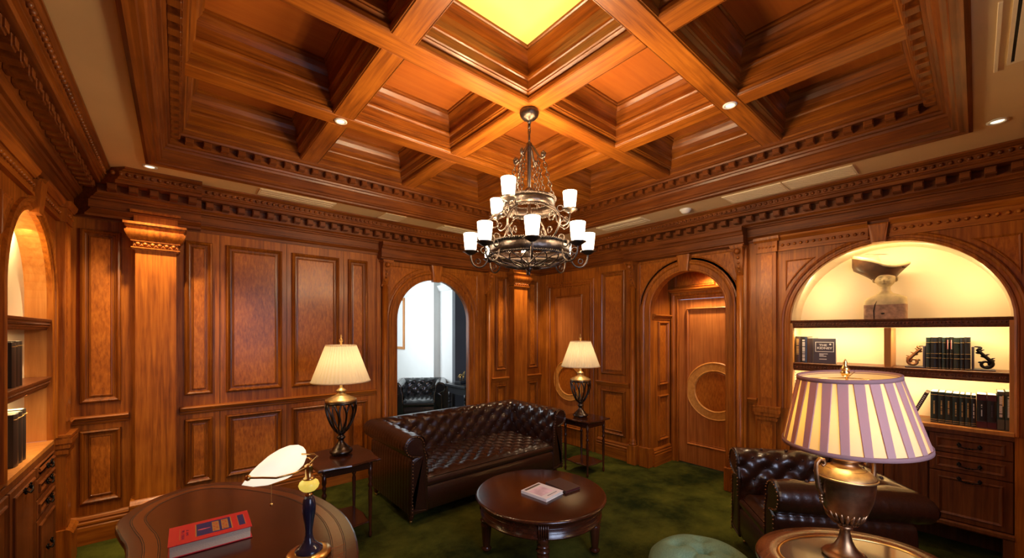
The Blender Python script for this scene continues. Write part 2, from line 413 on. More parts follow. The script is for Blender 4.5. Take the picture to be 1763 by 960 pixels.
def cornice_run(T, key, parent, a0, a1, mat, extra=0.0, m0=0.0, m1=0.0, step=.115):
    pr = [(o if o == 0 else o + extra, z) for o, z in CP]
    b = MB(T); b.extr(pr, a0, a1, m0, m1); seg = b.build('cornice_moulding', mat, parent)
    beads(T, a0 + (.25 if m0 else .02), a1 - (.25 if m1 else .02), (.226 + extra), 2.847, .0155, .044, seg, mat)
    n = max(1, int(round((a1 - a0 - (.2 if m0 else 0) - (.2 if m1 else 0)) / step)))
    s0 = a0 + (.2 if m0 else 0); s1 = a1 - (.2 if m1 else 0)
    for k in range(n):
        p = T((s0 + (k + .5) * (s1 - s0) / n, .092 + extra, 2.781))
        o = inst(cdent, tuple(p), (0, 0, ORI[key]), None, parent)
b = MB(); b.bev(-.028, .028, 0, .074, -.052, 0, .003); b.bev(-.023, .023, .07, .082, -.044, -.008, .002)
def new_trim(n, key, T, a0, a1, mat):
    b = MB(T); b.box(a0, a1, 0, .012, 2.54, 2.895); o = struct(b.build('trim_%d' % n, mat)); return o
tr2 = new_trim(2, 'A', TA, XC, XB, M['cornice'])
cdent = b.build('dentil', M['cornice'], tr2); cdent.location = TA((XB - .13, .092, 2.781)); cdent.rotation_euler = (0, 0, PI)
cornice_run(TA, 'A', tr2, XC, .16, M['cornice'], .085, 1, 0)
cornice_run(TA, 'A', tr2, .16, 1.77, M['cornice'])
cornice_run(TA, 'A', tr2, 1.77, 3.45, M['cornice'], .0)
cornice_run(TA, 'A', tr2, 3.45, XB, M['cornice'], .0, 0, -1)
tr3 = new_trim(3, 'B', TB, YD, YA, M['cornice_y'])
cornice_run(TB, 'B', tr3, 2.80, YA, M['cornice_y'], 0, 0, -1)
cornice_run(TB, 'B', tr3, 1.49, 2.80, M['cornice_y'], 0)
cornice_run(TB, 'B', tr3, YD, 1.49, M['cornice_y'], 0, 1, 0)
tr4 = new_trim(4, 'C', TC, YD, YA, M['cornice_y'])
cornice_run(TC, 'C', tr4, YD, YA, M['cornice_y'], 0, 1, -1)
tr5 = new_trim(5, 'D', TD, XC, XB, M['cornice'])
b = MB(TD); b.extr(CP, XC, XB, 1, -1); b.build('cornice_moulding', M['cornice'], tr5)

# ------------------------------------------------------------------ walls
def arch_wall(T, a0, a1, h, d, oc, hw, spring, mat, name, zb=0.0, n=24, rz=None):
    """wall slab from off 0 to -d with an arched hole centred at oc"""
    b = MB(T)
    if a0 < oc - hw: b.box(a0, oc - hw, -d, 0, 0, h)
    if oc + hw < a1: b.box(oc + hw, a1, -d, 0, 0, h)
    if zb > 0: b.box(oc - hw, oc + hw, -d, 0, 0, zb)
    A = arc(oc, spring, hw, PI, 0, n)
    for i in range(n):
        (x0, z0), (x1, z1) = A[i], A[i + 1]
        P = [(x0, 0, z0), (x1, 0, z1), (x1, 0, h), (x0, 0, h), (x0, -d, z0), (x1, -d, z1), (x1, -d, h), (x0, -d, h)]
        b.add(P, [(0, 1, 2, 3), (7, 6, 5, 4), (0, 4, 5, 1)])
    return b
# back wall with the open arch
AC, AHW, ASP = 2.5215, .5135, 1.80
wa = struct(arch_wall(TA, XC, XB, 2.9, .05, AC, AHW, ASP, None, '').build('wall_back', M['wz']))
BC, BHW, BSP = 2.139, .434, 1.91
NC, NHW, NSP = .485, .655, 1.735
b = arch_wall(TB, 1.30, YA, 2.9, .10, BC, BHW, BSP, None, '')
b2 = arch_wall(TB, YD, 1.30, 2.9, .05, NC, NHW, NSP, None, '')
b.v += b2.v; nn = len(b.v) - len(b2.v); b.f += [tuple(i + nn for i in f) for f in b2.f]; b.sm += b2.sm
wb = struct(b.build('wall_right', M['wz']))
CC, CHW, CSP = 3.525, .475, 1.87
wc = struct(arch_wall(TC, YD, YA, 2.9, .02, CC, CHW, CSP, None, '').build('wall_left', M['wz']))
b = MB(TD); b.box(XC, .55, -.1, 0, 0, 2.9); b.box(1.85, XB, -.1, 0, 0, 2.9); b.box(.55, 1.85, -.1, 0, 0, 1.0); b.box(.55, 1.85, -.1, 0, 2.5, 2.9)
wd = struct(b.build('wall_front', M['wz']))
b = MB(TD)
for q in ((.55, .61), (1.79, 1.85), (1.18, 1.22)): b.box(q[0], q[1], -.08, -.03, 1.0, 2.5)
for q in ((1.0, 1.06), (2.44, 2.5), (1.74, 1.78)): b.box(.55, 1.85, -.079, -.031, q[0], q[1])
struct(b.build('window_1', M['wz']))

def panel(T, poly, parent, mat=None, fm=None, w=1.0, name='wall_panel', o=.0):
    lv = [(0, 0), (0, .016), (.006 * w, .026), (.016 * w, .030), (.024 * w, .022), (.030 * w, .012), (.036 * w, .010), (.036 * w, .002), (.046 * w, .002), (.050 * w, .008), (.058 * w, .009), (.064 * w, .001)]
    b = MB(T); b.levels(poly, [(d, v + o) for d, v in lv], False)
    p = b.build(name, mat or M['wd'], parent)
    b = MB(T); q = offset_poly(poly, .062 * w)
    b.levels(q, [(0, o - .002), (0, .004 + o)], True); b.build('panel_field', fm or M['burl'], p)
    return p
def rail(T, a0, a1, parent, mat, m0=0, m1=0, z=.985, ex=0):
    pr = [(0, z - .055), (.010, z - .055), (.014, z - .045), (.014, z - .035), (.026, z - .030), (.030, z - .012), (.044, z - .008), (.046, z), (.040, z + .008), (.012, z + .012), (0, z + .012)]
    b = MB(T); b.extr([(o if o == 0 else o + ex, c) for o, c in pr], a0, a1, m0, m1); return b.build('chair_rail', mat, parent)
def skirt(T, a0, a1, parent, mat, m0=0, m1=0, ex=0):
    pr = [(0, 0), (.030, 0), (.030, .135), (.024, .142), (.024, .150), (.030, .156), (.030, .170), (.018, .178), (.018, .186), (.024, .192), (.016, .208), (.010, .216), (0, .222)]
    b = MB(T); b.extr([(o if o == 0 else o + ex, c) for o, c in pr], a0, a1, m0, m1); return b.build('skirting', mat, parent)
def board_seams(T, lines, parent):
    b = MB(T)
    for (a0, a1, c0, c1) in lines: b.box(a0, a1, 0, .0015, c0, c1)
    return b.build('rail_joint', M['dark'], parent)

# --- back wall panels (along x)
for a0, a1 in ((-.575, -.345), (.052, .247), (.345, .80), (.885, 1.345), (1.44, 1.655), (3.50, 3.70), (4.13, 4.34)):
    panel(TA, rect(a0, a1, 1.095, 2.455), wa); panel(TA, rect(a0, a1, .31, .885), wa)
base_a = struct(MB(TA).extr([(0, 0), (.02, 0), (.02, .2), (0, .2)], .02, 1.74).build('baseboard_back', M['wx']))
for a0, a1 in ((XC, -.30), (.02, 1.745), (3.42, 3.735), (4.06, XB)):
    rail(TA, a0, a1, wa, M['wx']); skirt(TA, a0, a1, base_a, M['wx'])
board_seams(TA, [(a, a + .003, .23, 2.54) for a in (.30, .842, 1.393)], wa)

def pilaster(T, key, parent, a0, a1, out, mat, zcap=2.31, beadsn=True):
    """flat shaft, capital with bead row, block above carrying the frieze out"""
    w = a1 - a0
    b = MB(T); b.box(a0, a1, 0, out, .30, zcap); p = b.build('pilaster', mat, parent)
    b = MB(T); b.levels([(a0 - .02, 0)], [], False) if False else None
    b.box(a0 - .03, a1 + .03, 0, out + .03, 0, .26)
    b.extr([(0, .26), (out + .036, .26), (out + .036, .275), (out + .02, .290), (out + .008, .30), (out, .305), (0, .305)], a0 - .03, a1 + .03)
    b.build('pilaster_base', mat, p)
    b = MB(T)
    for z0, z1, e in ((zcap, zcap + .014, .016), (zcap + .014, zcap + .022, .024), (zcap + .030, zcap + .068, .012), (zcap + .068, zcap + .080, .026), (zcap + .150, zcap + .160, .050), (zcap + .182, zcap + .196, .058), (zcap + .196, zcap + .214, .068)):
        b.box(a0 - e, a1 + e, 0, out + e, z0, z1)
    n = 7
    R = []
    for k in range(n + 1):       # cove and ovolo under the abacus
        t = k / n; e = .03 + .03 * math.sin(t * PI / 2); z = zcap + .080 + .070 * t
        R.append([(a0 - e, 0, z), (a0 - e, out + e, z), (a1 + e, out + e, z), (a1 + e, 0, z)])
    b.rings(R, True, True, True)
    R = []
    for k in range(n + 1):
        t = k / n; e = .044 + .014 * (1 - math.cos(t * PI / 2)); z = zcap + .160 + .022 * t
        R.append([(a0 - e, 0, z), (a0 - e, out + e, z), (a1 + e, out + e, z), (a1 + e, 0, z)])
    b.rings(R, True, True, True)
    cap = b.build('pilaster_capital', mat, p)
    b = MB(T); nb = max(3, int(round((w + .02) / .042)))
    for k in range(nb):
        a = a0 - .005 + (k + .5) * (w + .01) / nb
        b.sphere((a, out + .014, zcap + .049), .0145, 10, 6)
        b.tube([(a + .021 * math.cos(t), out + .014, zcap + .049 + .021 * math.sin(t)) for t in [PI + PI * i / 8 for i in range(9)]], .003, 5)
    stuff(b.build('bead_row', mat, cap))
    b = MB(T); b.box(a0 - .01, a1 + .01, 0, out - .01, zcap + .214, 2.60); b.box(a0 - .03, a1 + .03, 0, out + .012, zcap + .30, zcap + .32)
    b.build('pilaster_block', mat, p)
    return p
pilaster(TA, 'A', wa, -.255, -.005, .14, M['wz'])
pilaster(TA, 'A', wa, 3.765, 4.025, .12, M['wz'])

def casing_path(oc, hw, sp, z0, n=28):
    """points of an arch outline from the left foot over the top"""
    return [(oc - hw, z0)] + [(oc - hw, sp * .5 + z0 * .5)] + arc(oc, sp, hw, PI, 0, n) + [(oc + hw, sp * .5 + z0 * .5), (oc + hw, z0)]
def arch_casing(T, oc, hw, sp, prof, parent, mat, z0=0.0, name='arch_casing'):
    b = MB(T); R = []
    for dr, o in prof:
        R.append([(a, o, c) for a, c in casing_path(oc, hw + dr, sp, z0)])
    b.rings(R, False); return b.build(name, mat, parent)
APROF = [(-.002, -.03), (-.002, .012), (.008, .018), (.020, .018), (.026, .010), (.034, .010), (.066, .012), (.070, .024), (.082, .034), (.096, .036), (.106, .030), (.110, .014), (.122, .012), (.124, 0)]
def keystone(T, oc, zb, zt, wb_, wt_, parent, mat, out=.07):
    b = MB(T)
    P = [(oc - wb_ / 2, 0, zb), (oc + wb_ / 2, 0, zb), (oc + wt_ / 2, 0, zt), (oc - wt_ / 2, 0, zt)]
    Q = [(a, out * (.75 if i < 2 else 1), c) for i, (a, o, c) in enumerate(P)]
    P2 = [(oc - wb_ * .36, out * .8, zb + .012), (oc + wb_ * .36, out * .8, zb + .012), (oc + wt_ * .40, out * 1.08, zt - .01), (oc - wt_ * .40, out * 1.08, zt - .01)]
    b.rings([P, Q, P2], True, False, True); return b.build('keystone', mat, parent)
def spandrels(T, oc, hw, sp, top, side, parent, mat):
    """pair of triangular panels between arch and the square frame"""
    r = hw + .145
    for sgn in (-1, 1):
        t_top = math.asin(min(.98, (top - sp) / r)); t_side = math.acos(min(.98, (side) / r)) if side < r else 0.05
        t_a = PI / 2 - math.acos(min(1, (top - sp) / r)) ; t_a = math.asin(min(1, (top - sp) / r))
        A = arc(oc, sp, r, t_side, t_a, 10)
        pts = [(oc + side, A[0][1])] if side > A[0][0] + .01 else []
        poly = A + [(oc + side, top)]
        if sgn < 0: poly = [(2 * oc - a, c) for a, c in poly][::-1]
        lv = [(0, 0), (0, .004), (.006, .008), (.012, .004), (.016, .002)]
        b = MB(T); b.levels(poly, lv, False); p = b.build('spandrel_panel', mat, parent)
        b = MB(T); b.levels(offset_poly(poly, .015), [(0, 0), (0, .003)], True); b.build('panel_field', M['burl'], p)
def console(T, a, z0, z1, parent, mat, w=.10, out=.14):
    """scrolled bracket with a knob and descending drops, over a round column"""
    b = MB(T); h = z1 - z0
    S = []
    for k in range(15):
        t = k / 14; o = .035 + (out - .035) * (1 - (1 - t) ** 1.9) * (.85 + .15 * math.cos(t * 5))
        ww = w * (.62 + .38 * t)
        S.append([(a - ww / 2, 0, z0 + h * t), (a - ww / 2, o, z0 + h * t), (a + ww / 2, o, z0 + h * t), (a + ww / 2, 0, z0 + h * t)])
    b.rings(S, True, True, True)
    b.box(a - w * .62, a + w * .62, 0, out + .012, z1, z1 + .018); b.box(a - w * .55, a + w * .55, 0, out + .004, z1 - .012, z1)
    b.box(a - w * .42, a + w * .42, 0, .05, z0 - .02, z0 + .004)
    c = b.build('console_bracket', mat, parent)
    b = MB(T)
    for t, r in ((.86, .030), (.64, .016), (.47, .014), (.31, .012), (.16, .010)):
        o = .035 + (out - .035) * (1 - (1 - t) ** 1.9) * (.85 + .15 * math.cos(t * 5))
        b.sphere((a, o + r * .3, z0 + h * t), r, 12, 8)
    b.build('bracket_knobs', mat, c)
    return c
def column(T, a, z1, parent, mat, r=.032, out=.045):
    b = MB()
    c = T((a, out, 0))
    b.lathe([(r * 1.5, .24), (r * 1.5, .262), (r * 1.15, .27), (r * 1.45, .285), (r * 1.05, .302), (r, .315), (r, z1)], 18, (c.x, c.y, 0))
    o = b.build('engaged_column', mat, parent)
    b = MB(T); b.bev(a - r * 1.9, a + r * 1.9, 0, out + .045, 0, .24, .005); b.build('plinth', mat, o)
    return o
# --- arch surround on the back wall
arch_casing(TA, AC, AHW, ASP, APROF, wa, M['wz'])
keystone(TA, AC, 2.285, 2.50, .10, .165, wa, M['wz'])
spandrels(TA, AC, AHW, ASP, 2.44, AHW + .155, wa, M['wz'])
for a in (1.845, 3.345): console(TA, a, 2.20, 2.46, wa, M['wz']); column(TA, a, 2.20, wa, M['wz'])
b = MB(TA); b.extr([(0, 2.49), (.12, 2.49), (.12, 2.50), (.135, 2.51), (.135, 2.60), (.15, 2.605), (.16, 2.63), (.175, 2.64), (.175, 2.68), (0, 2.68)], 1.77, 3.45)
b.build('entablature', M['cornice'], wa)
b = MB(TA); b.box(1.755, 1.80, 0, .02, 0, 2.5); b.box(3.39, 3.425, 0, .02, 0, 2.5); b.box(1.90, 1.925, 0, .012, .22, 2.45); b.box(3.12 + .10, 3.12 + .125, 0, .012, .22, 2.45); b.build('door_stile', M['wz'], wa)
for a in (AC - AHW - .062, AC + AHW + .062):
    b = MB(TA); b.bev(a - .07, a + .07, -.02, .05, 0, .235, .004); b.build('plinth', M['wz'], wa)

# --- right wall
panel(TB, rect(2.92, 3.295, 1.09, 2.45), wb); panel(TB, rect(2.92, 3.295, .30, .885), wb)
base_b = struct(MB(TB).extr([(0, 0), (.02, 0), (.02, .2), (0, .2)], 2.86, 3.36).build('baseboard_right', M['wy']))
rail(TB, 2.86, 3.37, wb, M['wy']); skirt(TB, 2.86, 3.37, base_b, M['wy'])
arch_casing(TB, BC, BHW, BSP, APROF, wb, M['wz'])
keystone(TB, BC, 2.335, 2.53, .095, .15, wb, M['wz'])
spandrels(TB, BC, BHW, BSP, 2.50, BHW + .15, wb, M['wz'])
for a in (2.79, 1.555): console(TB, a, 2.215, 2.50, wb, M['wz']); column(TB, a, 2.22, wb, M['wz'])
for a in (BC - BHW - .062, BC + BHW + .062):
    b = MB(TB); b.bev(a - .068, a + .068, -.02, .05, 0, .24, .004); b.build('plinth', M['wz'], wb)
b = MB(TB); b.extr([(0, 2.52), (.13, 2.52), (.13, 2.53), (.145, 2.54), (.145, 2.61), (.16, 2.615), (.17, 2.64), (.185, 2.65), (.185, 2.69), (0, 2.69)], 1.49, 2.86)
b.build('entablature', M['cornice_y'], wb)
b = MB(TB); b.box(2.715, 2.745, 0, .022, 0, 2.5); b.box(1.49, 1.515, 0, .06, 0, 2.52); b.build('door_stile', M['wz'], wb)
# door at the far end of the right wall
def door_leaf(T, a0, a1, z1, o, ringc, zr, ro, ri, n, mat):
    b = MB(T); b.box(a0, a1, o - .04, o, 0.01, z1); d = struct(b.build('door_%d' % n, mat))
    m = .11
    panel(T, rect(a0 + m, a1 - m, .25, z1 - .11), d, mat, M['door'], .55, 'door_panel', o)
    b = MB(T); prof = [(0, o), (0, o + .012), (.010, o + .02), (.018, o + .014), (.026, o + .018)]
    seg = 40; R = []
    for dr, oo in [(ro, o), (ro, o + .014), (ro - .012, o + .024), (ro - .022, o + .020), (ri + .022, o + .020), (ri + .012, o + .024), (ri, o + .014), (ri, o)]:
        R.append([(ringc + dr * math.cos(2 * PI * k / seg), oo, zr + dr * math.sin(2 * PI * k / seg)) for k in range(seg)])
    b.rings(R); b.build('door_ring', M['ring'], d)
    b = MB(T); R = [[(ringc + rr * math.cos(2 * PI * k / seg), oo, zr + rr * math.sin(2 * PI * k / seg)) for k in range(seg)] for rr, oo in ((ri, o + .004), (ri, o + .006), (ri - .012, o + .010))]
    b.rings(R, True, False, True); b.build('door_disc', M['burl'], d)
    return d
door_leaf(TB, 3.50, 4.24, 2.30, .012, 3.87, .94, .30, .20, 1, M['wz'])
def rect_casing(T, a0, a1, z1, parent, mat, w=.075, o=0.0, name='door_casing'):
    b = MB(T); R = []
    for dr, oo in [(0, -.01), (0, .014), (.008, .022), (.016, .022), (.022, .014), (.040, .014), (.044, .026), (.060, .034), (w - .008, .036), (w, .028), (w, 0)]:
        R.append([(a0 - dr, oo + o, 0), (a0 - dr, oo + o, z1 + dr), (a1 + dr, oo + o, z1 + dr), (a1 + dr, oo + o, 0)])
    b.rings(R, False); return b.build(name, mat, parent)
rect_casing(TB, 3.485, 4.255, 2.32, wb, M['wz'])
b = MB(TB); b.box(3.37, 3.44, 0, .014, 0, 2.54); b.box(4.335, 4.38, 0, .014, 0, 2.54); b.build('door_stile', M['wz'], wb)
# recess with the round-panelled door behind the arch
RX = .50
b = MB(TB)
b.box(2.573, 2.63, -RX, -.10, 0, 2.6); b.box(1.46, 1.50, -RX, -.10, 0, 2.6); b.box(1.46, 2.63, -RX, -.10, 2.46, 2.6)
b.box(1.46, 2.63, -RX - .05, -RX, 2.12, 2.6); b.box(2.47, 2.63, -RX - .05, -RX, 0, 2.15)
rec = struct(b.build('wall_recess', M['wz']))
door_leaf(TB, 1.56, 2.47, 2.06, -RX - .005, 2.02, .94, .352, .235, 2, M['door'])
rect_casing(TB, 1.56, 2.47, 2.065, rec, M['wz'], .09, -RX)
b = MB(TB); b.extr([(-RX, 2.15), (-RX + .05, 2.15), (-RX + .055, 2.165), (-RX + .085, 2.18), (-RX + .09, 2.20), (-RX, 2.20)], 1.50, 2.573); b.build('door_ledge', M['wy'], rec)
for a0, a1 in ((2.02, 2.52), (1.54, 1.96)): panel(TB, rect(a0, a1, 2.215, 2.42), rec, M['wz'], None, .5, 'transom_panel', -RX)
TR_ = lambda p: Vector((XB + p[0], 2.573 - p[1], p[2]))
for z0, z1 in ((.30, .86), (.99, 1.78)): panel(TR_, rect(.16, .40, z0, z1), rec, M['wz'], None, .7)
skirt(TR_, .05, .46, rec, M['wx']); rail(TR_, .05, .46, rec, M['wx'], z=1.86)
# wall strip and pilaster beside the bookcase
pl = [rect(1.405, 1.49, 0, 1)]
rail(TB, 1.405, 1.49, wb, M['wy'], z=.985)
def bead_pilaster(T, a0, a1, parent, mat, zt=2.52, my='wy'):
    b = MB(T); b.box(a0, a1, 0, .045, .0, zt - .10); p = b.build('pilaster', mat, parent)
    b = MB(T); b.box(a0 + .03, a1 - .03, .045, .050, 1.02, zt - .13); b.box(a0 + .03, a1 - .03, .045, .050, .28, .76); b.build('pilaster_face', M['burl'], p)
    b = MB(T); b.box(a0 - .012, a1 + .012, 0, .055, zt - .10, zt); b.extr([(0, zt), (.06, zt), (.075, zt + .02), (.08, zt + .045), (0, zt + .045)], a0 - .03, a1 + .03)
    c = b.build('pilaster_capital', mat, p)
    n = 5; b = MB(T)
    for k in range(n): b.sphere((a0 + (k + .5) * (a1 - a0) / n, .058, zt - .05), .011, 8, 5)
    stuff(b.build('bead_row', mat, c))
    b = MB(T)
    for z0, z1, e in ((.79, .80, .008), (.80, .825, .016), (.825, .84, .010), (.84, .875, .024), (.875, .905, .034), (.905, .92, .028), (.92, .935, .034)):
        b.box(a0 - e, a1 + e, 0, .045 + e, z0, z1)
    b.build('pilaster_band', mat, p)
    b = MB(T); b.box(a0 - .02, a1 + .02, 0, .075, 0, .24); b.extr([(0, .24), (.085, .24), (.07, .26), (.05, .27), (0, .27)], a0 - .02, a1 + .02); b.build('plinth', mat, p)
    return p
bead_pilaster(TB, 1.24, 1.395, wb, M['wz'])
NPROF = [(-.002, -.012), (-.002, .006), (.008, .014), (.018, .014), (.024, .006), (.040, .006), (.046, .016), (.058, .022), (.066, .016), (.068, 0)]
arch_casing(TB, NC, NHW, NSP, NPROF, wb, M['wz'], .93)
keystone(TB, NC + .035, 2.385, 2.535, .085, .125, wb, M['wz'], .06)
spandrels(TB, NC, NHW - .05, NSP, 2.33, NHW + .03, wb, M['wz'])
def bead_fascia(T, a0, a1, parent, mat, z0=2.43, z1=2.52, step=.045):
    b = MB(T); b.box(a0, a1, 0, .020, z0, z1); b.box(a0, a1, 0, .028, z0 - .01, z0 + .006); b.extr([(0, z1), (.03, z1), (.05, z1 + .03), (.055, z1 + .045), (0, z1 + .045)], a0, a1)
    f = b.build('bead_fascia', mat, parent); beads(T, a0 + .01, a1 - .01, .025, (z0 + z1) / 2, .014, step, f, mat); return f
bead_fascia(TB, .585, 1.225, wb, M['wy']); bead_fascia(TB, YD, .455, wb, M['wy'])

# niche interior, shelves and the built-in cabinet of the right wall
b = MB(TB); D = .36
b.box(-.24, 1.20, -D - .03, -D, .95, 2.46); b.box(-.24, NC - NHW - .004, -D, -.05, .95, 2.46); b.box(NC + NHW + .004, 1.20, -D, -.05, .95, 2.46)
nb_ = struct(b.build('wall_niche_right', M['nicheback']))
b = MB(TB); R = []
for o in (-.05, -D):
    R.append([(a, o, c) for a, c in casing_path(NC, NHW, NSP, .95)])
b.rings(R, False); b.build('niche_soffit', M['nicheback'], nb_)
b = MB(TB); b.box(NC - NHW - .001, NC - NHW + .022, -.06, -.002, .955, NSP); b.box(NC + NHW - .022, NC + NHW + .001, -.06, -.002, .955, NSP); b.build('niche_lining', M['niche_rev'], nb_)
b = MB(TB); b.box(1.118, 1.134, -.10, -.085, .965, 1.29); b.build('shelf_standard', M['vent'], nb_)
for k in range(12): MB(TB).box(1.116, 1.118, -.098, -.087, .985 + k * .025, .995 + k * .025).build('slot', M['dark'], nb_)
def shelf_board(T, a0, a1, z, d, name, label, group, f0=-.035):
    b = MB(T)
    b.extr([(-d, z - .03), (f0 - .02, z - .03), (f0 - .02, z - .072), (f0 - .008, z - .072), (f0 - .004, z - .064), (f0 - .004, z - .056), (f0 + .004, z - .052), (f0 + .004, z - .022), (f0 + .012, z - .016), (f0 + .014, z - .003), (f0 + .010, z), (-d, z)], a0, a1)
    o = b.build('shelf', M['cab']); tag(o, label, 'shelf', group)
    b = MB(T); n = int((a1 - a0) / .022)
    for k in range(n): b.sphere((a0 + (k + .5) * (a1 - a0) / n, f0 + .004, z - .037), .008, 6, 4)
    stuff(b.build('bead_course', M['cab'], o)); return o
shelf_board(TB, -.166, 1.136, 1.76, .355, 's', 'upper wooden shelf carrying the carved bust in the bright arched niche', None)
shelf_board(TB, -.166, 1.136, 1.365, .355, 's', 'middle wooden shelf under the scroll bookends in the bright arched niche', None)
b = MB(TB); b.bev(.452, .495, -.34, -.04, 1.366, 1.687, .003); tag(b.build('shelf_divider', M['niche_rev']), 'short upright wooden divider between the two shelves in the right-hand niche', 'divider')
# cabinet (things: counter, cabinet)
b = MB(TB); b.bev(-.17, 1.14, -.355, .012, .925, .955, .003); tag(b.build('counter', M['niche_rev']), 'lit orange wooden counter top under the arched bookcase on the right wall', 'counter')
def bail_handle(T, a, z, o, parent, w=.10):
    b = MB(T)
    for s in (-1, 1):
        b.sphere((a + s * w / 2, o + .008, z), .012, 10, 6, (1, .6, 1)); b.sphere((a + s * w / 2, o + .012, z + .012), .006, 8, 5); b.sphere((a + s * w / 2, o + .012, z - .013), .006, 8, 5)
    pts = [(a + w / 2 * math.cos(PI + PI * k / 12), o + .016 + .006 * math.sin(PI * k / 12), z - .020 * math.sin(PI * k / 12)) for k in range(13)]
    b.tube(pts, .0035, 6)
    for k in (-1, 0, 1): b.sphere((a + k * .016, o + .022, z - .019), .0065, 8, 5)
    return b.build('handle', M['handle'], parent)
cabt = thing('cabinet', 'built-in wooden drawer and door cabinet under the right-hand arched bookcase', 'cabinet', (0, 0, 0))
b = MB(TB)
b.box(-.17, 1.14, -.34, -.03, .235, .925)
b.extr([(-.03, .205), (.005, .205), (.012, .215), (.012, .235), (.0, .245), (-.03, .245)], -.17, 1.14)
b.box(-.17, 1.14, -.36, -.30, 0, .21); b.box(-.17, -.12, -.30, -.0, 0, .21); b.box(1.09, 1.14, -.30, 0, 0, .21); b.box(.44, .50, -.30, -.02, 0, .21)
b.box(-.17, 1.14, -.03, .004, .895, .925)
b.build('cabinet_body', M['cab'], cabt)
def front_piece(T, a0, a1, z0, z1, parent, kind, o=-.03, hz=None):
    b = MB(T); b.bev(a0, a1, o, o + .022, z0, z1, .003); p = b.build(kind, M['cab'], parent)
    m = .045 if kind == 'door' else .035
    b = MB(T); b.levels(rect(a0 + m, a1 - m, z0 + m * .8, z1 - m * .8), [(0, o + .022), (0, o + .028), (.006, o + .032), (.014, o + .028), (.020, o + .023), (.03, o + .023)], True)
    b.build('drawer_moulding' if kind == 'drawer' else 'door_moulding', M['cab'], p)
    bail_handle(T, (a0 + a1) / 2, hz or (z0 + z1) / 2, o + .026, p)
    return p
for a0, a1 in ((-.165, .235), (.75, 1.135)):
    front_piece(TB, a0, a1, .752, .890, cabt, 'drawer'); front_piece(TB, a0, a1, .610, .746, cabt, 'drawer'); front_piece(TB, a0, a1, .250, .604, cabt, 'door', hz=.572)
for a0, a1 in ((.245, .49), (.495, .74)):
    front_piece(TB, a0, a1, .250, .890, cabt, 'door', hz=.8)

# --- left wall: niche, cabinet, pilaster
bead_pilaster(TC, 4.13, 4.30, wc, M['wz'])
arch_casing(TC, CC, CHW, CSP, NPROF, wc, M['wz'], .93)
keystone(TC, CC, 2.335, 2.52, .085, .125, wc, M['wz'], .05)
spandrels(TC, CC, CHW - .04, CSP, 2.33, CHW + .05, wc, M['wz'])
bead_fascia(TC, YD, CC - .08, wc, M['wy']); bead_fascia(TC, CC + .08, 4.11, wc, M['wy'])
D2 = .115
b = MB(TC)
b.box(2.9, 4.15, -D2 - .03, -D2, .93, 2.5); nc_ = struct(b.build('wall_niche_left', M['nicheback']))
b = MB(TC); R = []
for o in (-.02, -D2): R.append([(a, o, c) for a, c in casing_path(CC, CHW, CSP, .93)])
b.rings(R, False); b.build('niche_reveal', M['niche_rev'], nc_)
shelf_board(TC, 3.052, 3.998, 1.735, .112, 's', 'upper wooden shelf in the lit niche of the left wall', None, -.012)
shelf_board(TC, 3.052, 3.998, 1.355, .112, 's', 'lower wooden shelf in the lit niche of the left wall', None, -.012)
b = MB(TC); b.bev(3.05, 4.0, -.112, .012, .90, .93, .003); tag(b.build('counter', M['niche_rev']), 'lit golden wooden counter top in the niche of the left wall', 'counter')
cabl = thing('cabinet', 'dark wooden drawer cabinet under the niche of the left wall', 'cabinet', (0, 0, 0))
b = MB(TC); b.box(2.4, 4.0, 0, .004, .0, .90); b.box(2.4, 4.0, 0, .012, .87, .90); b.box(2.4, 4.0, 0, .02, .0, .10); b.build('cabinet_body', M['cab'], cabl)
for z0, z1 in ((.80, .865), (.68, .79), (.56, .67)): front_piece(TC, 3.52, 3.97, z0, z1, cabl, 'drawer', .0)
front_piece(TC, 3.52, 3.97, .12, .55, cabl, 'door', .0)
front_piece(TC, 3.04, 3.50, .12, .865, cabl, 'door', .0, hz=.82)
front_piece(TC, 2.5, 3.02, .12, .865, cabl, 'door', .0, hz=.5)
rail(TC, 4.33, 4.5, wc, M['wy']); base_c = struct(MB(TC).extr([(0, 0), (.02, 0), (.02, .2), (0, .2)], 4.34, 4.49).build('baseboard_left', M['wy'])); skirt(TC, 4.33, 4.5, base_c, M['wy'])

# ------------------------------------------------------------------ things on the ceiling
def slot_vent(x0, x1, y0, y1, nslat, along, label, group=None, z=H):
    t = thing('air_vent', label, 'vent', ((x0 + x1) / 2, (y0 + y1) / 2, z), 0, group)
    w, d = (x1 - x0) / 2, (y1 - y0) / 2
    b = MB(); f = .012
    b.box(-w, w, -d, -d + f, -.008, -.0005); b.box(-w, w, d - f, d, -.008, -.0005); b.box(-w, -w + f, -d + f, d - f, -.008, -.0005); b.box(w - f, w, -d + f, d - f, -.008, -.0005)
    b.build('vent_frame', M['vent'], t)
    b = MB(); b.box(-w + f, w - f, -d + f, d - f, -.003, -.001); b.build('vent_back', M['dark'] if nslat < 30 else M['vent'], t)
    for k in range(nslat):
        b = MB()
        if along == 'x':
            y = -d + f + (k + .5) * (2 * d - 2 * f) / nslat; s = (2 * d - 2 * f) / nslat * .36; b.box(-w + f, w - f, y - s, y + s, -.009, -.004)
        else:
            x = -w + f + (k + .5) * (2 * w - 2 * f) / nslat; s = (2 * w - 2 * f) / nslat * .36; b.box(x - s, x + s, -d + f, d - f, -.009, -.004)
        b.build('slat', M['vent'], t)
    return t
slot_vent(.55, 1.18, 4.02, 4.20, 3, 'x', 'long slotted ceiling vent above the panelled back wall, left of the hatch')
